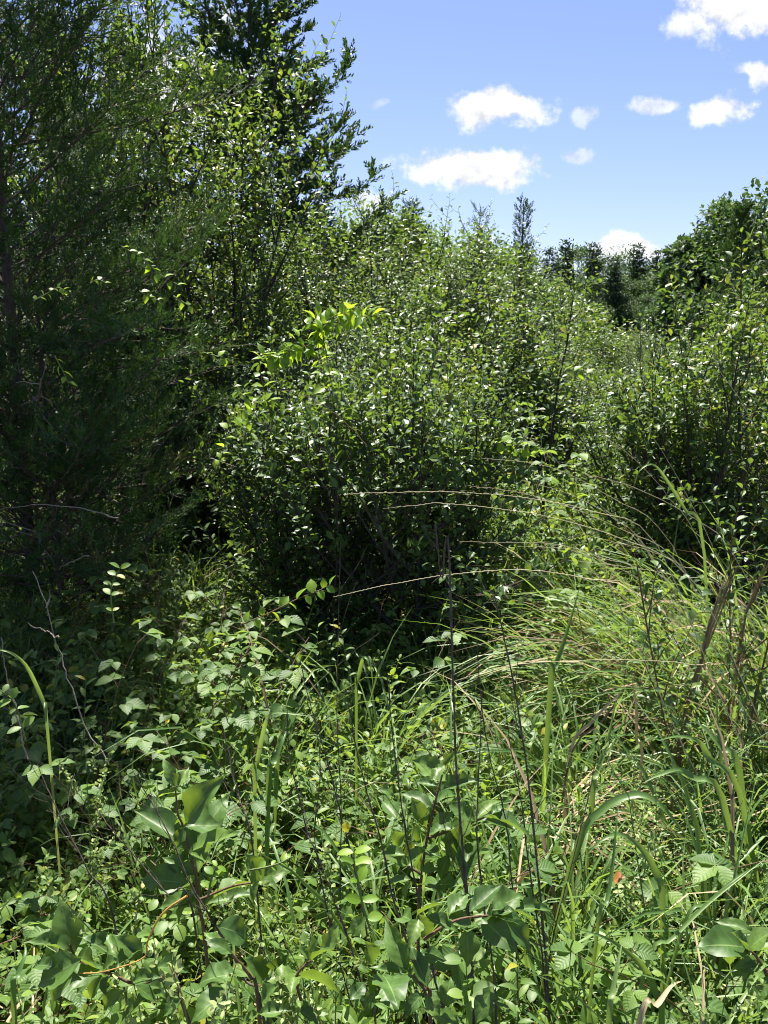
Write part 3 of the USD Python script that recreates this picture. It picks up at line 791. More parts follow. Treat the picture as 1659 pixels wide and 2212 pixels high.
def seed_weed(parent, seed, L=.5):
    """A weed whose fine branches carry tiny pale seed heads."""
    rng = np.random.default_rng(seed)
    wood, heads = Buf(), Buf()
    st = wander([0, 0, -.02], [rng.normal(0, .2), rng.normal(0, .2), 1], L, 7, rng, -.1, .12)
    tube(wood, st, .0018, .0008, 4)
    P = []
    for k in range(11):
        p = st[2 + k % 6]
        br = wander(p, [rng.normal(0, 1), rng.normal(0, 1), 1.0], rng.uniform(.08, .2), 4, rng, .2, .2)
        tube(wood, br, .0009, .0006, 3, cap=False)
        P += [br[i] * (1 - u) + br[i + 1] * u for i in range(1, 4) for u in np.arange(0, 1, .12)]
    P = np.array(P)
    put_leaves(heads, SMALL, P + rng.normal(0, .003, P.shape), rng.normal(0, 1, P.shape) + [0, 0, .7], rng.normal(0, 1, P.shape) + [0, 0, .5], rng.uniform(.006, .012, len(P)), rng)
    wood.build('stem', 'green_stem', parent)
    heads.build('seed_heads', 'seed_head', parent, False, 'stuff')


leaf_material('seed_head', (.16, .23, .06), (.24, .32, .10), (.34, .40, .16), trans=(.4, .5, .12), tfac=.35, rough=.6, spec=.3)


def ribbon(pts, w, rng, up=(0, 0, 1.0), taper=.35, fold=.25, n=12, buf=None, roll=0):
    """A grass blade along the points: width w, narrowing to the tip, with a keel."""
    p = spline(pts, n)
    t = unit(np.gradient(p, axis=0))
    s = unit(np.cross(t, np.asarray(up, float) + rng.normal(0, .05, 3)))
    m = np.cross(s, t)
    u = np.linspace(0, 1, n)
    if roll:
        c, q = np.cos(roll * u)[:, None], np.sin(roll * u)[:, None]
        s, m = s * c + m * q, m * c - s * q
    ww = w / 2 * np.minimum(1, .45 + 2.2 * u) * np.clip((1 - u) / taper, 0.02, 1) ** .8
    V = np.stack([p - s * ww[:, None], p - m * ww[:, None] * fold * 2, p + s * ww[:, None]], 1).reshape(-1, 3)
    F = []
    for i in range(n - 1):
        a = i * 3
        for j in (0, 1):
            F += [(a + j, a + j + 1, a + j + 4), (a + j, a + j + 4, a + j + 3)]
    b = buf or Buf()
    d = np.stack([np.full(n * 3, rng.random() * .9), np.repeat(u, 3), np.tile([1, 0, 1], n)], 1)
    b.add(V, F, d)
    return b


def grass(parent, seed, n=24, L=.7, w=.008, spread=.05, lean=.5, mat='grass_blade', merge=False, droop=1.1, bias=(0, 0), dry=.08):
    rng = np.random.default_rng(seed)
    m, md = Buf(), Buf()
    for k in range(n):
        a = rng.random() * 6.283
        d = np.array([math.cos(a) * lean * rng.random() + bias[0], math.sin(a) * lean * rng.random() + bias[1], 1])
        p0 = np.array([rng.normal(0, spread), rng.normal(0, spread), -.02])
        l = L * rng.uniform(.55, 1.15)
        pts, q, dd = [p0], p0, unit(d)
        h = unit(np.array([dd[0], dd[1], 0]) + 1e-6)
        dr = droop * rng.uniform(.3, 1.5)
        for i in range(6):
            dd = unit(dd + h * dr * .05 * i - np.array([0, 0, dr * .085 * i]))
            q = q + dd * l / 6
            pts.append(q)
        dryb = rng.random() < dry
        b = ribbon(pts, w * rng.uniform(.6, 1.3), rng, n=7, up=(h[0] * .3, h[1] * .3, 1), buf=(md if dryb else m) if merge else None, roll=rng.normal(0, .5))
        if not merge:
            b.build('blade', 'dry_straw' if dryb else mat, parent, True)
    if merge:
        m.build('blades', mat, parent)
        md.build('dry_blades', 'dry_straw', parent)


def point_instancer(name, label, cat, protos, P, yaw, tilt, S, idx):
    path = child_path(None, name)
    pi = UsdGeom.PointInstancer.Define(stage, path)
    tag(pi, label, cat, None, 'stuff')
    targets = []
    for i, build in enumerate(protos):
        x = UsdGeom.Xform.Define(stage, f'{path}/sprig_{i}')
        build(str(x.GetPath()))
        targets.append(x.GetPath())
    pi.CreatePrototypesRel().SetTargets(targets)
    pi.CreateProtoIndicesAttr(Vt.IntArray.FromNumpy(np.asarray(idx, np.int32)))
    pi.CreatePositionsAttr(Vt.Vec3fArray.FromNumpy(np.asarray(P, np.float32)))
    pi.CreateScalesAttr(Vt.Vec3fArray.FromNumpy(np.repeat(np.asarray(S, np.float32)[:, None], 3, 1)))
    q = []
    for y, (tx, ty) in zip(yaw, tilt):
        r = Gf.Rotation(Gf.Vec3d(1, 0, 0), float(tx)) * Gf.Rotation(Gf.Vec3d(0, 1, 0), float(ty)) * Gf.Rotation(Gf.Vec3d(0, 0, 1), float(y))
        q.append(Gf.Quath(r.GetQuat()))
    pi.CreateOrientationsAttr(Vt.QuathArray(q))


def scatter(rng, n, y0, y1, margin=.5, k=.47, xr=None):
    """Points evenly over the ground seen between two distances, and a little to the sides."""
    y = np.sqrt(rng.uniform(y0 * y0, y1 * y1, n))
    x = rng.uniform(-1, 1, n) * (k * y + margin)
    if xr is not None:
        ok = (x / y > xr[0]) & (x / y < xr[1])
        x, y = x[ok], y[ok]
    return np.stack([x, y, ground_z(x, y)], 1)


R = np.random.default_rng(77)
carpet = [lambda p: honeysuckle(p, 201, .42, .037, True, step=.035), lambda p: honeysuckle(p, 202, .5, .034, True, SMALL, step=.034), lambda p: honeysuckle(p, 203, .34, .041, True, lean=.9, step=.036), lambda p: aster(p, 204, .42, .052, True, 32),
          lambda p: bramble(p, 205, .55, .052, True), lambda p: bramble(p, 206, .45, .044, True), lambda p: grass(p, 207, 16, .42, .007, merge=True), lambda p: grass(p, 208, 14, .5, .006, merge=True, lean=.8),
          lambda p: honeysuckle(p, 209, .3, .03, True, SMALL, lean=.8, step=.028)]
wts = np.array([.19, .19, .15, .10, .05, .05, .1, .08, .14])


def tile(parent, seed, size, n, scale):
    rng = np.random.default_rng(seed)
    global TILE
    TILE = {}
    for k in range(n):
        q = rng.choice(9, p=wts / wts.sum())
        a, sc = rng.uniform(0, 6.283), scale * rng.uniform(.65, 1.2)
        c, s_ = math.cos(a), math.sin(a)
        tx, ty = rng.normal(0, .2, 2)
        M = np.array([[c, -s_, tx], [s_, c, ty], [-tx, -ty, 1]]) * sc
        off = np.array([rng.uniform(-.5, .5) * size, rng.uniform(-.5, .5) * size, 0])
        for mat, (V, F, D) in SPRIGS[q].items():
            D = D.copy()
            D[:, 0] = np.clip(D[:, 0] * .75 + rng.random() * .25, 0, 1)
            TILE.setdefault(mat, Buf()).add(V @ M.T + off, F, D)
    for mat, b in TILE.items():
        b.build({'green_stem': 'stems', 'red_twig': 'canes', 'grass_blade': 'blades', 'dry_straw': 'dry_blades'}.get(mat, 'leaves'), mat, parent)


SPRIGS = []
for k, f in enumerate(carpet):                    # each sprig kind once, to be joined into tiles
    got, keep, tris = {}, Buf.build, TRIS
    Buf.build = lambda b, name, mat, parent=None, smooth=False, kind=None, label=None: b.n and got.update({mat: (np.concatenate(b.v), np.concatenate(b.f), np.concatenate(b.d))})
    f('/World/none')
    Buf.build = keep
    SPRIGS.append(got)
for label, kinds_, size, n, scale, step, y0, y1, grow in [('mixed green creepers and weeds covering the ground in the foreground', 6, .5, 40, 1.0, .5, .8, 4.2, 1.0), ('weeds and creepers under and between the shrubs', 4, 1.0, 52, 1.15, 1.0, 4.2, 10, 1.0), ('tall weeds along the lane beyond the shrubs', 4, 1.0, 52, 1.15, 2.2, 10, 36, 2.2)]:
    P = []
    for yy in np.arange(y0 + step / 2, y1, step):
        w = .47 * yy + .55
        m = int(math.ceil(w / step))
        P += [[(k + .5 * (int(yy / step) % 2)) * step + R.normal(0, .06) * step, yy + R.normal(0, .06) * step, 0] for k in range(-m, m + 1)]
    P = np.array(P)
    P[:, 2] = ground_z(P[:, 0], P[:, 1])
    m = len(P)
    protos = [lambda p, k=k: tile(p, 700 + k + int(100 * step), size, n, scale) for k in range(kinds_)]
    point_instancer('ground_cover', label, 'ground cover', protos, P, R.integers(0, 4, m) * 90 + R.normal(0, 8, m), R.normal(0, 2.5, (m, 2)), grow * R.uniform(.92, 1.1, m), R.integers(0, kinds_, m))

# dry stalks and litter on the ground
b = Buf()
P = scatter(R, 5200, .95, 5.5)
n = len(P)
D = R.normal(0, 1, (n, 3)) * [1, 1, .14]
put_leaves(b, leaf_template([.5, .5, .2], 1, 0, .05), P + np.abs(R.normal(0, .05, (n, 1))) * [0, 0, 1] + [0, 0, .012], D, R.normal(0, .3, (n, 3)) + [0, 0, 1], R.uniform(.12, .42, n), R, .014)
px, py = R.uniform(1180, 1420, 170), R.uniform(1530, 1650, 170)
P = np.array([at(a, c, Y) for a, c, Y in zip(px, py, R.uniform(2.15, 2.6, 170))])
P[:, 2] = np.clip(P[:, 2], .03, .26)
D = np.stack([R.normal(1, .3, 170), R.normal(.1, .35, 170), R.normal(.02, .14, 170)], 1)
put_leaves(b, leaf_template([.5, .5, .2], 1, 0, .05), P, D, R.normal(0, .3, (170, 3)) + [0, 0, 1], R.uniform(.15, .45, 170), R, .016)
m = b.build('dry_litter', 'dry_straw', None, False, 'stuff')
tag(m, 'tan dry grass stalks lying on the ground under the weeds', 'dry grass')

# weeds that stand out one by one
for i in range(5):
    honeysuckle(source(f'honeysuckle_{i}'), 300 + i, .6 + .05 * (i % 3), .037 + .0035 * i, arch=-.25 - .1 * i)
for i in range(4):
    bramble(source(f'bramble_{i}'), 320 + i, .72 + .06 * i, .056 + .005 * i, n=7 + i)
for i in range(3):
    aster(source(f'aster_{i}'), 330 + i, .55 + .06 * i, .062)
for i in range(4):
    grass(source(f'grass_{i}'), 340 + i, 18 + 3 * i, .58 + .08 * i, .0065 + .0008 * i)
for i in range(2):
    seed_weed(source(f'seed_weed_{i}'), 350 + i)


def where(x, y):
    u = x / y
    row = 'at the bottom of the picture' if y < 1.75 else 'in the sunny middle ground' if y < 3 else 'at the foot of the shrubs'
    col = 'left' if u < -.16 else 'right' if u > .16 else 'centre'
    return f'{row}, {col}'


kinds = [('honeysuckle_sprig', 'oval-leaved creeper sprig', 'creeper', 'honeysuckle', 5, 85, 1.1, 4.6), ('bramble_cane', 'arching bramble cane', 'bramble', 'bramble', 4, 46, 1.35, 4.8),
         ('aster_weed', 'narrow-leaved upright weed', 'weed', 'aster', 3, 34, 1.2, 4.2), ('grass_tuft', 'arching grass tuft', 'grass tuft', 'grass', 4, 44, 1.25, 5.0)]
for name, label, cat, src, k, n, y0, y1 in kinds:
    P = scatter(R, n, y0, y1, .1, .44)
    if src == 'grass':                            # grass prefers the right-hand side
        P = P[(P[:, 0] / P[:, 1] > -.02) | (R.random(len(P)) < .35)]
    if src == 'bramble':
        P = P[(P[:, 0] / P[:, 1] < .05) | (R.random(len(P)) < .45)]
    for i, p in enumerate(P):
        w = where(p[0], p[1])
        copy(f'/World/source_{src}_{i % k}', name, f'{label}, {w}', cat, p, R.uniform(0, 360), R.uniform(.8, 1.12), f'{cat}s {w}', rot=(R.normal(0, 7), R.normal(0, 7), R.uniform(0, 360)))
for k, (px, py, Y, label) in enumerate([(560, 1470, 2.6, 'large bramble leaves in sun below the dark hollow'), (470, 1400, 2.8, 'bramble with broad leaves under the arching lime tip'), (350, 1420, 2.7, 'half-shaded bramble left of the arching lime tip'),
                                        (250, 1500, 2.5, 'bramble beside the pale forked stem'), (420, 1260, 3.2, 'shaded bramble in the hollow behind the creeper shoot'), (150, 1350, 2.8, 'shaded bramble left of the pale forked stem'), (540, 1240, 3.4, 'bramble deep in the shade under the centre shrubs'),
                                        (320, 1190, 3.5, 'bramble in the shade at the foot of the large cedar'), (60, 1180, 3.2, 'bright-tipped bramble at the left edge under the cedar'), (1010, 1230, 3.6, 'bramble with broad leaves right of the dark hollow')]):
    p = at(px, py, Y)
    copy(f'/World/source_bramble_{k % 4}', 'bramble_cane', label, 'bramble', [p[0], Y, float(ground_z(p[0], Y))], px % 360, min(1.08, max(.7, p[2] / .5)))
for px, py, Y in [(500, 2010, 1.3), (690, 2150, 1.25), (1555, 2130, 1.35), (1510, 1700, 1.75), (430, 2020, 1.3), (770, 2130, 1.25), (180, 1590, 2.2), (730, 2200, 1.2)]:
    p = at(px, py, Y)
    copy(f'/World/source_seed_weed_{int(px) % 2}', 'seed_weed', f'pale-seeded fine weed, {where(p[0], Y)}', 'weed', [p[0], Y, float(ground_z(p[0], Y))], px % 360, max(.5, p[2] / .46), f'seed weeds {where(p[0], Y)}')

RL = np.random.default_rng(61)
for k in range(46):
    px, Y = RL.uniform(940, 1330), RL.uniform(3.9, 7.2)
    src, name, label, cat = [('aster_%d' % (k % 3), 'aster_weed', 'tall sunlit weed in the lane between the shrubs', 'weed'), ('bramble_%d' % (k % 4), 'bramble_cane', 'tall sunlit bramble in the lane between the shrubs', 'bramble'), ('honeysuckle_%d' % (k % 5), 'honeysuckle_sprig', 'sunlit creeper in the lane between the shrubs', 'creeper'),
                             ('grass_%d' % (k % 4), 'grass_tuft', 'sunlit grass tuft in the lane between the shrubs', 'grass tuft')][k % 4]
    copy(f'/World/source_{src}', name, label, cat, foot(px, Y + (.8 if cat == 'grass tuft' else 0)), RL.uniform(0, 360), RL.uniform(1.25, 1.7) * (.75 if cat == 'grass tuft' else 1), f'{cat}s in the lane')
for k in range(58):
    px, py = (RL.uniform(1180, 1690) if k < 34 else RL.uniform(1440, 1720)), (RL.uniform(1480, 2120) if k < 34 else RL.uniform(1330, 1900))
    Y = 1.2 / math.tan(math.atan((py - 1106) / FPX) + PITCH)
    p = at(px, py, Y)
    low = 'bottom right' if py > 1800 else 'right, below the tall grass' if py > 1580 else 'right, inside the tall grass'
    copy(f'/World/source_grass_{k % 4}', 'grass_tuft', f'loose arching grass tuft, {low}', 'grass tuft', [p[0], Y, float(ground_z(p[0], Y))], RL.uniform(0, 360), RL.uniform(.85, 1.15), f'grass tufts {low}', rot=(RL.normal(0, 8), RL.normal(-8, 8), RL.uniform(0, 360)))

# ------------------------------------------------------------------ persimmon saplings: leaves set one by one
RP = np.random.default_rng(9)


def sapling(label, Y, stems, leaves, vine=None):
    o = thing('persimmon_sapling', label, 'sapling', foot(stems[0][0][0], Y))
    base = np.array(foot(stems[0][0][0], Y))
    for k, st in enumerate(stems):
        pts = [at(x, y, Y + dy) - base for x, y, dy in st]
        if k == 0:
            pts = [np.array([pts[0][0] * .3, .02, -.05])] + pts
        b = Buf()
        tube(b, spline(pts, 14), .0042 if k == 0 else .003, .0016, 6)
        b.build('stem', 'red_twig', o, True)
    for k in range(9):                            # smaller leaves between the large ones
        st = stems[k % len(stems)]
        x, y, _ = st[RP.integers(max(0, len(st) - 4), len(st))]
        a_, l_ = RP.uniform(0, 6.283), RP.uniform(45, 85)
        leaves = leaves + [(x, y, x + l_ * math.cos(a_), y + l_ * .7 * math.sin(a_), RP.uniform(.6, .9))]
    for bx, by, tx, ty, w, *flip in leaves:
        y0 = Y + RP.normal(0, .03)
        a = at(bx, by, y0)
        t = at(tx, ty, y0 + RP.normal(0, .025) - .00035 * (ty - by))
        L = np.linalg.norm(t - a) * 1.08
        view = unit(EYE - a)
        d = unit(t - a)
        n = view * (.75 if not flip else -.35) + np.array([0, 0, .75]) + RP.normal(0, .22, 3) + sun_dir * .3
        b = Buf()
        dr, wv = RP.uniform(.05, .42), RP.uniform(.0, .06)
        tm = leaf_template(list(np.array([.02, .14, .25, .33, .36, .35, .31, .24, .15, .055, 0]) * RP.uniform(.95, 1.05, 11)), 2, RP.uniform(.2, .55), dr, wave=wv)
        tv = tm[0].copy().reshape(11, 5, 3)
        for _ in range(RP.integers(0, 3)):
            q, e = RP.integers(3, 9), RP.choice([0, 4])
            tv[q, e, 1] *= RP.uniform(.45, .8)
        tv[:, (0, 4), 2] += RP.normal(0, .018, (11, 2))
        tm = (tv.reshape(-1, 3), tm[1], tm[2])
        put_leaves(b, tm, [a - base], [d + unit(n) * dr * .6], [n], L, RP, w / .36 * .35)
        b.build('leaf', 'persimmon_leaf', o, True)


sapling('persimmon sapling with a fan of large dark leaves, left of centre', 1.55,
        [[(440, 2010, 0), (428, 1964, 0), (426, 1903, 0), (409, 1842, 0), (397, 1786, 0), (384, 1759, 0), (379, 1700, 0)], [(428, 1945, 0), (500, 1915, .02), (560, 1905, .03)]],
        [(379, 1698, 355, 1639, .6), (384, 1700, 408, 1655, .6), (404, 1778, 472, 1680, .75), (418, 1830, 492, 1717, .68), (396, 1820, 292, 1749, .58), (409, 1842, 509, 1796, .6), (409, 1840, 385, 1775, .8), (399, 1862, 448, 1847, .42), (394, 1860, 404, 1825, .5),
         (406, 1908, 302, 1899, .8), (440, 1955, 565, 1889, .5, 1), (440, 1957, 558, 1925, .45), (428, 1884, 452, 1798, .55), (420, 1890, 350, 1850, .6), (430, 1940, 340, 1960, .6), (425, 1925, 372, 1990, .6)])
sapling('persimmon sapling with a ring of broad leaves near the bottom left corner', 1.25,
        [[(402, 2177, 0), (292, 2128, 0), (225, 2099, 0), (171, 2090, 0)], [(200, 2095, 0), (165, 2070, 0), (150, 2040, 0)], [(292, 2128, 0), (330, 2090, 0)]],
        [(159, 2060, 130, 1945, .75), (265, 2087, 178, 2013, .62), (306, 2070, 248, 2020, .75), (176, 2070, 81, 2128, .8), (220, 2087, 150, 2131, .8), (225, 2099, 184, 2163, .66), (235, 2104, 223, 2152, .8, 1), (159, 2060, 59, 2025, .5), (289, 2119, 340, 2108, .7), (311, 2070, 345, 2108, .8),
         (170, 2095, 92, 2172, .6), (326, 2148, 257, 2207, .5), (270, 2140, 215, 2182, .6), (392, 2158, 352, 2196, .7), (300, 2130, 362, 2150, .8), (255, 2080, 232, 2010, .5), (250, 2090, 310, 2040, .6), (120, 2090, 60, 2085, .5)])
sapling('persimmon sapling with dark drooping leaves at the bottom, left of the middle', 1.27,
        [[(560, 2190, 0), (540, 2110, 0), (500, 2060, 0), (470, 2000, 0)], [(600, 2170, 0), (606, 2120, 0)], [(650, 2160, 0), (640, 2110, 0), (670, 2075, 0)]],
        [(468, 2001, 546, 2025, .85), (576, 2123, 537, 2068, .95), (596, 2121, 613, 2067, .9), (630, 2111, 735, 2131, .6, 1), (628, 2146, 638, 2095, .7), (566, 2165, 598, 2126, .9), (510, 2106, 422, 2119, .95), (495, 2141, 412, 2199, .85), (672, 2075, 722, 2043, .6, 1), (789, 2033, 809, 2087, .8),
         (789, 1981, 757, 2023, .9), (680, 2080, 655, 2010, .8), (700, 2060, 730, 1995, .7), (560, 2190, 520, 2212, .7), (640, 2180, 690, 2212, .7), (480, 2060, 440, 2010, .6), (755, 2160, 790, 2120, .8), (810, 2140, 780, 2190, .8), (830, 2110, 860, 2160, .8)])
sapling('persimmon sapling behind the dead stalks, with glossy curled leaves', 1.6,
        [[(905, 1960, 0), (908, 1920, 0), (918, 1835, 0), (936, 1749, 0), (950, 1695, 0), (960, 1653, 0)], [(925, 1810, 0), (985, 1790, .02), (1026, 1774, .02), (1062, 1760, .03)], [(912, 1890, 0), (880, 1870, 0)]],
        [(958, 1671, 890, 1641, .85), (960, 1658, 985, 1622, .6), (945, 1698, 899, 1688, .6), (955, 1707, 1036, 1680, .55), (943, 1734, 996, 1711, .65), (933, 1747, 867, 1708, .65), (889, 1722, 925, 1790, .6), (850, 1722, 813, 1698, .7), (857, 1769, 826, 1727, .85), (933, 1796, 982, 1752, .75),
         (1004, 1747, 989, 1845, .62), (994, 1783, 983, 1874, .65), (1014, 1822, 1002, 1908, .7), (1026, 1774, 1080, 1718, .55), (1046, 1764, 1151, 1798, .55, 1), (1048, 1771, 1109, 1790, .65), (970, 1847, 948, 1902, .9), (948, 1852, 914, 1828, .7), (877, 1847, 818, 1843, .6), (887, 1899, 833, 1906, .55),
         (891, 1903, 867, 1940, .7), (904, 1916, 945, 1906, .7), (943, 1911, 987, 1909, .9), (880, 1800, 845, 1840, .7), (1062, 1760, 1084, 1735, .6)])
sapling('persimmon sapling with long pointed leaves at the bottom centre', 1.3,
        [[(930, 2190, 0), (915, 2140, 0), (905, 2060, 0), (904, 1986, 0)], [(915, 2030, 0), (960, 2000, .01), (1000, 1984, .02), (1063, 1977, .03), (1107, 1970, .04)], [(920, 2140, 0), (890, 2105, 0)]],
        [(1014, 1970, 1082, 1911, .7), (1061, 1967, 1134, 1931, .85), (1110, 1965, 1192, 1962, .55), (1110, 1967, 1165, 1996, .55, 1), (1041, 1984, 1116, 2054, .72), (1088, 1984, 1153, 2054, .65), (901, 1977, 962, 1943, .65, 1), (970, 1974, 1011, 1928, .85), (904, 1986, 884, 2042, .8), (882, 2097, 831, 1985, .55),
         (923, 2133, 886, 2041, .55), (921, 1981, 991, 2010, .6), (882, 2104, 813, 2092, .5), (963, 2173, 972, 2112, 1.05), (913, 2146, 872, 2197, .75), (1065, 2131, 1027, 2210, .75), (918, 2153, 952, 2199, .9), (1007, 2003, 1014, 2090, .8), (890, 1990, 860, 1972, .7), (828, 2130, 850, 2180, .9), (905, 1975, 930, 2035, .7)])
sapling('persimmon sapling cut by the right edge near the bottom corner', 1.35,
        [[(1690, 2190, 0), (1660, 2110, 0), (1630, 2062, 0), (1615, 2053, 0)], [(1650, 2090, 0), (1655, 2110, 0)]],
        [(1615, 2048, 1510, 2037, .85), (1630, 2016, 1545, 1986, .5), (1618, 2050, 1668, 2004, 1.0), (1654, 2080, 1584, 2092, .6), (1657, 2119, 1625, 2167, .8), (1625, 2055, 1700, 2050, .7, 1), (1620, 2060, 1570, 2075, .5), (1660, 2120, 1700, 2160, .8), (1640, 2075, 1600, 2120, .6)])

# ------------------------------------------------------------------ dead stalks
STALKS = [('thick dark dead stalk at the right of the stalk group', 1.55, 8, [(1186, 2212), (1168, 1950), (1135, 1640), (1100, 1430), (1065, 1275)]), ('thickest dark dead stalk, straight up the middle of the group', 1.5, 9, [(1024, 2212), (1016, 2050), (997, 1805), (985, 1640), (968, 1170), (955, 1250), (940, 1130)]),
          ('dark dead stalk leaning left, ending in a broken tip below the dark hollow', 1.5, 7, [(960, 2212), (940, 2119), (904, 1942), (877, 1805), (852, 1626), (836, 1462)]), ('dark dead stalk crossing the pale creeper leaves left of the middle', 1.45, 7, [(930, 2212), (904, 2111), (852, 1952), (820, 1805), (795, 1720), (770, 1620), (750, 1506)]),
          ('tall dark dead stalk with a forked tip in front of the dark hollow', 1.6, 6, [(830, 2212), (799, 2050), (772, 1903), (748, 1805), (738, 1766), (713, 1668), (689, 1582), (667, 1509), (648, 1425)]), ('thin dead stalk beside the forked one', 1.6, 5, [(770, 2212), (755, 2156), (723, 2038), (699, 1928), (679, 1805), (690, 1700), (690, 1620), (677, 1545)]),
          ('dead stalk leaning left past the yellow leaf', 1.42, 6.5, [(812, 2212), (780, 2124), (755, 2038), (716, 1928), (679, 1830), (664, 1803), (642, 1705), (625, 1631), (620, 1521)]), ('dead stalk slanting over the left sapling', 1.33, 7, [(570, 2200), (530, 2119), (493, 2045), (451, 1976), (407, 1900), (374, 1822), (342, 1759), (290, 1670)]),
          ('short dead stalk with a blunt top left of the middle', 1.5, 6, [(575, 2120), (564, 2026), (544, 1815), (525, 1749), (515, 1717), (498, 1644), (483, 1580)]), ('slim dead stalk right of the thickest one', 1.5, 6, [(1121, 2212), (1119, 2148), (1114, 2038), (1107, 1923), (1097, 1805), (1083, 1729), (1056, 1626), (1038, 1500), (1030, 1380)]),
          ('wavy dead stalk close to the thickest one', 1.48, 6.5, [(1072, 2212), (1063, 2075), (1048, 1977), (1029, 1805), (1030, 1774), (1036, 1626), (1042, 1490)]), ('dark dead stalk paired with the thick right one', 1.55, 6, [(1186, 2212), (1180, 2173), (1170, 2050), (1151, 1928), (1134, 1805), (1129, 1749), (1105, 1626), (1090, 1520)]),
          ('dead stalk leaning right, away from the group', 1.6, 5, [(1178, 2180), (1180, 2124), (1195, 2026), (1220, 1923), (1262, 1760), (1290, 1630)]), ('thin dead twig between the middle stalks', 1.5, 3.5, [(1010, 1930), (985, 1886), (965, 1805), (940, 1720), (930, 1650)]),
          ('thin dead stalk slanting behind the left sapling', 1.4, 5, [(420, 1990), (360, 1930), (300, 1860), (240, 1790), (205, 1740)]), ('dark dead stalk at the left, leaning left', 1.5, 5, [(250, 2010), (190, 1880), (150, 1800), (110, 1720), (80, 1650)]),
          ('thin dark stalk standing before the hollow, right of the forked one', 1.9, 4, [(735, 1900), (737, 1750), (730, 1600), (728, 1500), (735, 1170)])]
RS = np.random.default_rng(13)
for label, Y, wpx, pts in STALKS:
    base = np.array(foot(pts[0][0], Y))
    o = thing('dead_stalk', label, 'stalk', base)
    n = len(pts)
    P = [at(x, y, Y + .16 * (k / n) ** 1.3) - base for k, (x, y) in enumerate(pts)]
    if P[0][2] > .03:
        P = [np.array([P[0][0] * 1.0 + (P[0][0] - P[1][0]) * .6, P[0][1], -.04])] + P
    c = spline(P, 34)
    c[1:-1] += RS.normal(0, .0004, (32, 3))
    r = wpx / 2 / FPX * Y * .92
    b = Buf()
    rr = np.linspace(r * 1.05, r * .36, 34) * (1 + .28 * (np.arange(34) % 5 == 2))
    tube(b, c, rr, 0, 7)
    b.build('stem', 'dead_stalk', o, True)
    for k in range(9):
        i = RS.integers(12, 32)
        b = Buf()
        tube(b, wander(c[i], unit(c[i + 1] - c[i]) + RS.normal(0, .5, 3), RS.uniform(.03, .16), 4, RS, .3, .3), r * .3, .0005, 4)
        b.build('side_twig', 'dead_stalk', o)

# pale bare twigs at the left
for label, Y, pts, fork in [('pale grey bare stem with a fork, in front of the dark cedar', 2.35, [(235, 1650), (177, 1553), (149, 1470), (129, 1413), (100, 1313), (71, 1227)], [(100, 1313), (108, 1290), (106, 1275)]), ('pale bare twig reaching left of the forked stem', 2.4, [(128, 1380), (100, 1362), (62, 1345)], None),
                            ('thin grey stem at the far left edge', 2.2, [(60, 1640), (20, 1480), (2, 1380)], None), ('pale twig slanting in the shade under the cedar', 3.3, [(260, 1120), (180, 1100), (80, 1090), (0, 1100)], None), ('short pale twig catching light under the cedar', 3.3, [(190, 1200), (150, 1215), (125, 1230)], None),
                            ('bare reddish twig crossing the centre shrub', 3.35, [(790, 960), (720, 890), (640, 850), (590, 843)], None)]:
    base = at(*pts[0], Y)
    base[2] = 0
    o = thing('bare_twig', label, 'twig', base)
    b = Buf()
    tube(b, spline([at(x, y, Y + .03 * k) - base for k, (x, y) in enumerate(pts)], 18) + RS.normal(0, .003, (18, 3)), .0022 * (Y / 2.3) ** .3, .001, 5)
    b.build('stem', 'red_twig' if 'reddish' in label else 'dead_twig', o, True)
    if fork:
        b = Buf()
        tube(b, spline([at(x, y, Y + .12) - base for x, y in fork], 6), .003, .001, 5)
        b.build('side_twig', 'dead_twig', o, True)

# ------------------------------------------------------------------ tall grass on the right and its bent tan stalks
RG = np.random.default_rng(21)
ROOT = at(1545, 1500, 3.1) * [1, 1, 0]
for i, (dx, dy, n, L, bias) in enumerate([(0, 0, 120, 1.15, (-.5, -.05)), (.3, .25, 90, 1.1, (-.35, -.1)), (-.28, .1, 90, .95, (-.45, -.12)), (.12, -.45, 70, .9, (-.4, -.1)), (.45, -.2, 70, 1.0, (-.3, -.05)), (-.1, .6, 70, 1.0, (-.5, 0)), (.75, .25, 70, 1.0, (-.35, 0)), (.5, -.7, 70, .8, (-.4, -.1)), (.05, -.85, 60, .7, (-.45, -.1))]):
    o = thing('tall_grass', ['main clump of tall grass bending left, on the right', 'tall grass clump behind the main one, by the right shrubs', 'left edge of the tall grass, arching over the weeds', 'front clump of the tall grass, bending left', 'tall grass clump at the right edge beside the near sapling', 'rear clump of the tall grass before the shaded shrub', 'tall grass at the far right edge under the bright shrub', 'low grass clump at the right edge in front of the tall grass', 'lowest grass clump in front of the bending tall grass'][i], 'grass clump', ROOT + [dx, dy, float(ground_z(ROOT[0] + dx, ROOT[1] + dy))])
    grass(o, 400 + i, n, L, .0095, .09, .45, droop=1.0, bias=bias, dry=.3)
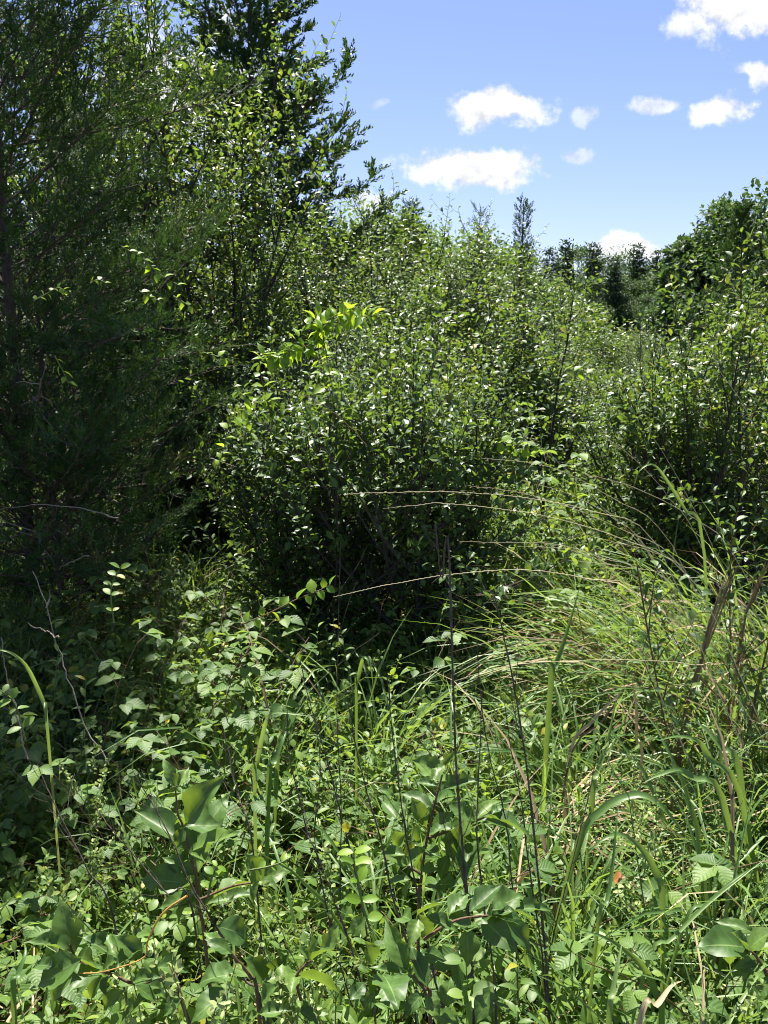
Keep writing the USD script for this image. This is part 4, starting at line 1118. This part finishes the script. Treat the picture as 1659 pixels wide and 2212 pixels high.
TAN = [('tan grass stalk sweeping far left across the hollow', [(1420, 1180), (1300, 1110), (1130, 1075), (950, 1062), (740, 1068)]), ('tan stalk just below the longest sweeping one', [(1500, 1260), (1330, 1160), (1150, 1110), (960, 1088), (830, 1100)]), ('tan stalk rising steeply left to a fine tip', [(1400, 1187), (1330, 1122), (1264, 1057), (1200, 992), (1130, 937)]),
       ('tan stalk leaning left in front of the shaded shrub', [(1500, 1150), (1450, 1080), (1380, 1000), (1290, 930)]), ('pale stalk leaning in at the right edge', [(1700, 1090), (1659, 987), (1604, 872), (1554, 797), (1530, 735)]), ('nearly level tan stalk pointing at the dark hollow', [(1330, 1290), (1280, 1252), (1110, 1230), (944, 1245), (829, 1265), (720, 1288)]),
       ('tan stalk lying along the grass tops', [(1400, 1250), (1305, 1207), (1190, 1175), (995, 1170)]), ('long low tan stalk across the middle ground', [(1560, 1455), (1505, 1437), (1380, 1427), (1130, 1432), (980, 1472)]), ('tan stalk rising from the grass to the right shrub', [(1560, 1220), (1500, 1100), (1440, 990), (1400, 930)]),
       ('thin tan stalk between the sweeping ones', [(1460, 1210), (1355, 1150), (1230, 1095), (1100, 1060), (1010, 1050)]), ('fine tan stalk above the sweeping pair', [(1440, 1160), (1330, 1080), (1190, 1010), (1040, 990)]), ('tan stalk leaning out of the front of the grass', [(1480, 1330), (1380, 1250), (1240, 1190), (1120, 1180)])]
for k in range(5):
    x, y, a, l = RG.uniform(1340, 1580), RG.uniform(1150, 1330), RG.uniform(math.radians(8), math.radians(52)), RG.uniform(200, 420)
    TAN.append(('thin tan grass stalk leaning left from the tall grass', [(x - l * q * math.cos(a * (1 - .4 * q)), y - l * q * math.sin(a * (1 - .4 * q))) for q in (0, .3, .6, .85, 1)]))
for i, (label, pts) in enumerate(TAN):
    Y = (2.35 if 'low' in label else 3.0 + .25 * RG.random())
    base = at(*pts[0], Y) * [1, 1, 0]
    o = thing('tan_stalk', label, 'stalk', base)
    P = [at(x, y, Y - .05 * k) - base for k, (x, y) in enumerate(pts)]
    h = P[0] - P[1]
    t = min(P[0][2] / max(.05, -h[2]) if h[2] < -.05 else 9, .45 / max(.05, math.hypot(h[0], h[1])))
    P = [np.array([P[0][0] + h[0] * t * 1.3, P[0][1] + .05, 0.0]), P[0] + np.array([h[0] * t * .6, .02, -P[0][2] * .5])] + P if P[0][2] > .15 else P
    b = Buf()
    tube(b, spline(P, 22) + RG.normal(0, .0012, (22, 3)), .0018, .0006, 5)
    b.build('stem', 'tan_stalk', o, True)
    b = Buf()
    if i % 3 == 0:
        q = spline(P, 120)[-34:] + RG.normal(0, .003, (34, 3))
        put_leaves(b, DIAMOND, q, unit(P[-1] - P[-2]) + RG.normal(0, .15, (34, 3)), RG.normal(0, 1, (34, 3)), RG.uniform(.007, .014, 34), RG, .5)
        b.build('seed_heads', 'dry_straw', o, False, 'stuff')
BLADES = [('broad dark green blade standing before the tall grass', 2.3, 12, [(1190, 1475), (1200, 1440), (1224, 1367), (1254, 1262)], 0), ('broad upright green blade in the middle ground, right', 2.1, 11, [(1280, 1720), (1289, 1671), (1314, 1595), (1334, 1490)], 0), ('wide grass blade arching over the orange leaf', 1.75, 17, [(1240, 1850), (1301, 1749), (1370, 1716), (1419, 1732), (1461, 1778), (1500, 1830)], 1),
          ('second arching blade below the wide one', 1.6, 15, [(1432, 1970), (1419, 1891), (1390, 1839), (1345, 1803), (1300, 1815), (1258, 1855)], 1), ('wide blade curving down to the bottom right', 1.4, 16, [(1430, 2190), (1419, 2153), (1395, 2097), (1350, 2053), (1301, 2023), (1240, 2006)], 1), ('pale whitish blade leaning up at the bottom centre', 1.3, 13, [(1013, 2212), (1009, 2173), (994, 2087), (980, 2005)], 0),
          ('pale blade bent over left, right of the straw', 2.0, 13, [(1600, 1720), (1534, 1640), (1510, 1602), (1466, 1590), (1420, 1600)], 1), ('blade arching left above the bramble at the right', 1.95, 14, [(1565, 1735), (1498, 1680), (1466, 1663), (1420, 1675), (1388, 1692)], 1), ('pale blade leaning left in the right-hand grass', 2.05, 13, [(1600, 1680), (1559, 1614), (1529, 1580), (1498, 1553)], 0),
          ('thin arching blade in front of the shaded shrub', 2.9, 7, [(1520, 1180), (1480, 1102), (1440, 1037), (1410, 1003), (1382, 1016), (1370, 1050)], 1), ('bright arching blade at the left edge', 2.2, 8, [(101, 1560), (97, 1527), (80, 1484), (57, 1439), (29, 1413), (0, 1404), (-30, 1415)], 1), ('folded blade bent level, left of the forked stalk', 2.0, 10, [(550, 1680), (554, 1656), (566, 1595), (583, 1543), (628, 1541), (680, 1549)], 1),
          ('light broad blade in the creepers left of the middle', 1.95, 12, [(580, 1700), (593, 1644), (610, 1600), (618, 1580)], 0), ('hooked grass blade at the edge of the dark hollow', 2.5, 8, [(770, 1490), (772, 1474), (780, 1437), (787, 1419), (800, 1437), (806, 1485)], 1), ('upright blade beside the hooked one', 2.4, 9, [(600, 1640), (612, 1580), (628, 1530)], 0),
          ('green blade curving at the bottom left corner', 1.25, 12, [(30, 2180), (38, 2110), (55, 2060), (52, 2035)], 0), ('brown-tipped blade leaning right at the bottom right', 1.3, 13, [(1380, 2212), (1420, 2170), (1450, 2130), (1475, 2118)], 2), ('stiff green blade slanting right, bottom right', 1.45, 9, [(1395, 2090), (1450, 2030), (1520, 1960), (1600, 1895), (1660, 1850)], 0),
          ('second stiff green blade slanting right, bottom right', 1.5, 8, [(1470, 2020), (1530, 1950), (1600, 1890), (1665, 1858)], 0), ('long blade crossing in front of the orange leaf', 1.45, 9, [(1290, 2010), (1310, 1950), (1322, 1880), (1330, 1800), (1335, 1740)], 0), ('upright blade at the bottom right, left of the seed weed', 1.3, 13, [(1315, 2212), (1322, 2150), (1335, 2080), (1345, 2030)], 0)]
for label, Y, wpx, pts, arch in BLADES:
    base = at(*pts[0], Y) * [1, 1, 0]
    o = thing('grass_plant', label, 'grass blade', base)
    P = [at(x, y, Y + (.03 * k if arch != 1 else .02 * math.sin(k))) - base for k, (x, y) in enumerate(pts)]
    e = P[0] - (P[1] - P[0]) * min(1.5, max(0, P[0][2]) / max(.02, (P[1] - P[0])[2]))
    P = [np.array([e[0], e[1], min(e[2], .02)])] + P
    ribbon(P, wpx / FPX * Y * 1.12, RG, up=unit(EYE - base) + [0, 0, .4], n=20, taper=.5).build('blade', 'dry_straw' if arch == 2 else 'grass_blade', o, True)
# bundle of dry reeds and a broken stick in the grass
for label, Y, pts, k in [('bundle of pale dry reed blades bent over at the right', 2.6, [(1470, 1600), (1500, 1470), (1540, 1330), (1600, 1205)], 7), ('smaller bundle of dry reeds at the right edge', 2.7, [(1600, 1380), (1625, 1290), (1659, 1210)], 4), ('pale broken stick standing in the straw', 2.3, [(1385, 1640), (1380, 1600), (1375, 1533), (1366, 1458)], 1), ('leaning tan reed crossing the straw', 2.3, [(1230, 1640), (1290, 1560), (1350, 1490)], 2)]:
    base = at(*pts[0], Y) * [1, 1, 0]
    o = thing('dry_reed', label, 'reed', base)
    for j in range(k):
        P = [at(x + RG.normal(0, 7) * (q + 1) / 3, y, Y) - base for q, (x, y) in enumerate(pts)]
        P = [np.array([RG.normal(0, .03), 0, 0])] + P
        ribbon(P, RG.uniform(.005, .009), RG, up=unit(EYE - base), n=12, taper=.25).build('blade', 'dry_straw', o, True)

# ------------------------------------------------------------------ vines and single bright leaves
RV = np.random.default_rng(31)


def vine(name, label, cat, Y, pts, leaf_px, mat, tmpl=LIME, pair=False, n=None, stem='green_stem', spots=None, ny=.25, dy=0.0, drop=None, wild=.3):
    base = at(*pts[0], Y)
    base[2] = 0
    o = thing(name, label, cat, base)
    P = [at(x, y, Y + dy * k) - base for k, (x, y) in enumerate(pts)]
    c = spline(([drop] if drop is not None else []) + P, 20)
    b = Buf()
    tube(b, c, .0022, .001, 4)
    b.build('stem', stem, o, True)
    L0 = leaf_px / FPX * Y
    n = n or max(4, int(np.linalg.norm(np.diff(c, axis=0), axis=1).sum() / (L0 * .55)))
    for k in range(n):
        t = (k + .6) / n
        p = np.array([np.interp(t, np.linspace(0, 1, 20), c[:, w]) for w in range(3)])
        d = unit(c[min(19, int(t * 19) + 1)] - c[int(t * 19) if int(t * 19) < 19 else 18])
        side = unit(np.cross(d, EYE - base))
        for s in ((-1, 1) if pair else ((1 if k % 2 else -1),)):
            dd = d * .6 + side * s + RV.normal(0, wild, 3) - [0, 0, .15]
            nn = unit(EYE - base) * ny + [0, 0, .9] + RV.normal(0, .3, 3) - sun_dir * 0
            b = Buf()
            put_leaves(b, tmpl, [p], [dd], [nn], L0 * RV.uniform(.7, 1.25), RV, RV.uniform(.9, 1.15))
            b.build('leaf', mat, o, True)


lime = [('bright lime vine spray hanging across the dark cedar', 2.95, [(262, 532), (285, 545), (312, 560), (345, 592), (390, 618)], 19), ('small lime vine leaves low in the dark cedar, far left', 2.95, [(72, 650), (100, 635), (125, 622), (145, 630)], 14), ('tiny lime vine spray left of the hanging one', 2.95, [(195, 612), (212, 604), (230, 612)], 13),
        ('lime leaves right under the hanging spray', 2.95, [(300, 628), (320, 640), (345, 650)], 17), ('pale leaves at the right tip of the cedar boughs', 3.2, [(375, 640), (395, 652), (412, 664)], 20), ('white-lit and lime leaves beside the left end of the centre shrubs', 3.4, [(440, 762), (465, 768), (488, 775)], 20),
        ('large pale leaf and yellow leaves inside the dark cedar', 2.95, [(118, 768), (135, 800), (150, 830)], 22), ('lime leaves beside the dark cedar, the upper of the row', 3.3, [(500, 830), (525, 855), (555, 868), (590, 862)], 22), ('lime leaves in the dark gap, the lower of the row', 3.2, [(470, 1010), (482, 975), (500, 905), (540, 912)], 22),
        ('yellow-green shoot over the right shrub gap', 5.0, [(1215, 800), (1245, 802), (1290, 812)], 22), ('bright leaves at the foot of the right shrub', 4.2, [(1060, 960), (1100, 958), (1160, 975)], 26)]
for label, Y, pts, lp in lime:
    vine('lime_vine', label, 'vine', Y, pts, lp, 'lime_leaf')
o = 0
for label, pts in [('lower left frond of bright lime leaflets at the top of the centre shrub', [(560, 785), (611, 770), (650, 722), (690, 680)]), ('right frond of bright lime leaflets pointing right', [(687, 730), (744, 694), (805, 680)]), ('left frond of bright lime leaflets above the dark cedar edge', [(690, 765), (640, 757), (572, 778)]), ('middle frond of bright lime leaflets', [(700, 740), (690, 712), (720, 684), (760, 672)])]:
    p0 = at(*pts[0], 3.75)
    vine('lime_frond', label, 'frond', 3.75, pts, 33, 'lime_leaf', tmpl=FROND, wild=.5, pair=True, stem='red_twig', dy=-.02, drop=np.array([.05, .35, p0[2] - .45]))
vine('creeper_shoot', 'upright creeper shoot of paired oval leaves against the dark hollow', 'creeper', 2.3, [(246, 1345), (240, 1295), (241, 1265), (252, 1240), (262, 1222)], 24, 'herb_leaf', OVAL, pair=True, n=5, ny=.8)
vine('creeper_shoot', 'creeper shoot with oval leaves at the left edge', 'creeper', 1.9, [(55, 1600), (40, 1540), (25, 1510), (0, 1490)], 32, 'herb_leaf', OVAL, pair=True, n=4, ny=.8)
vine('creeper_shoot', 'pale yellow-green creeper leaves beside the left sapling', 'creeper', 1.4, [(450, 1935), (455, 1905), (465, 1880), (470, 1868)], 27, 'lime_leaf', OVAL, pair=True, n=3, ny=.9)
vine('creeper_shoot', 'row of pale creeper leaves pointing right past the left sapling', 'creeper', 1.42, [(540, 1880), (580, 1872), (610, 1862), (632, 1850)], 24, 'lime_leaf', OVAL, pair=True, n=4, ny=.9)
vine('creeper_shoot', 'lime creeper leaves climbing the dead stalk at the middle', 'creeper', 1.36, [(800, 2010), (785, 1960), (775, 1910), (765, 1860), (765, 1835)], 38, 'lime_leaf', OVAL, pair=True, n=5, ny=.8)
vine('creeper_shoot', 'arching bramble tip with lime leaves over the dark hollow', 'bramble', 2.55, [(520, 1350), (580, 1325), (640, 1295), (690, 1275), (715, 1262)], 34, 'lime_leaf', BRAM, n=13, stem='red_twig')
vine('orange_vine', 'orange-yellow bare vine looping through the corner sapling', 'vine', 1.2, [(404, 1935), (350, 1975), (319, 2033), (309, 2070), (225, 2099), (172, 2103)], 8, 'herb_leaf', SMALL, n=4, stem='orange_stem')
for label, Y, a, t, w, mat in [('orange-brown dead leaf lit from behind in the grass at the right', 1.62, (1325, 1901), (1347, 1889), 1.5, 'orange_leaf'), ('small yellow leaf hanging by the middle dead stalks', 1.5, (750, 1774), (744, 1802), 1.0, 'yellow_leaf'),
                               ('orange speck of a leaf high in the pear tree', 6.5, (428, 448), (434, 458), .9, 'orange_leaf'), ('yellow leaf in the shade at the left', 2.2, (366, 1553), (355, 1564), .9, 'yellow_leaf')]:
    p = at(*a, Y)
    o = thing('fallen_leaf', label, 'leaf', p)
    b = Buf()
    q = at(*t, Y - .01)
    put_leaves(b, PERS, [[0, 0, 0]], [q - p], [unit(EYE - p) * .8 + [.1, .3, .6]], np.linalg.norm(q - p), RV, w)
    b.build('blade', mat, o, True)

# near sapling on the right, with reddish stems
for label, px, Y, top, Rr, seed, st in [('near sapling with reddish stems and small upright leaves at the right edge', 1648, 2.5, 925, .34, 501, 4)]:
    o = thing('pear_sapling', label, 'sapling', foot(px, Y))
    shrub(o, seed, height(px, top, Y), Rr, st, 11, .036, .019, tmpl=PEAR_NEAR, bark='dark_bark' if seed != 501 else 'red_twig', twig=.2, twig_step=.09, stem_r=.0038, parts=np.array(EYE) - foot(px, Y), skirt=.9, lean=.22)

# things that still share a label are told apart by their order in the picture
ORD = 'first second third fourth fifth sixth seventh eighth ninth tenth eleventh twelfth thirteenth fourteenth fifteenth sixteenth seventeenth eighteenth nineteenth twentieth twenty-first twenty-second twenty-third twenty-fourth twenty-fifth twenty-sixth twenty-seventh twenty-eighth twenty-ninth thirtieth thirty-first thirty-second thirty-third thirty-fourth thirty-fifth thirty-sixth'.split()
same = {}
for p in stage.GetPrimAtPath('/World').GetChildren():
    lb = p.GetCustomDataByKey('label')
    if lb:
        t = UsdGeom.Xformable(p).GetLocalTransformation().ExtractTranslation()
        same.setdefault(lb, []).append((t[0] / max(.3, t[1]), p))
for lb, ps in same.items():
    if len(ps) > 1:
        ps.sort(key=lambda x: x[0])
        for k, (_, p) in enumerate(ps):
            if k < len(ORD):
                p.SetCustomDataByKey('label', f'{lb}, {ORD[k]} from the left')
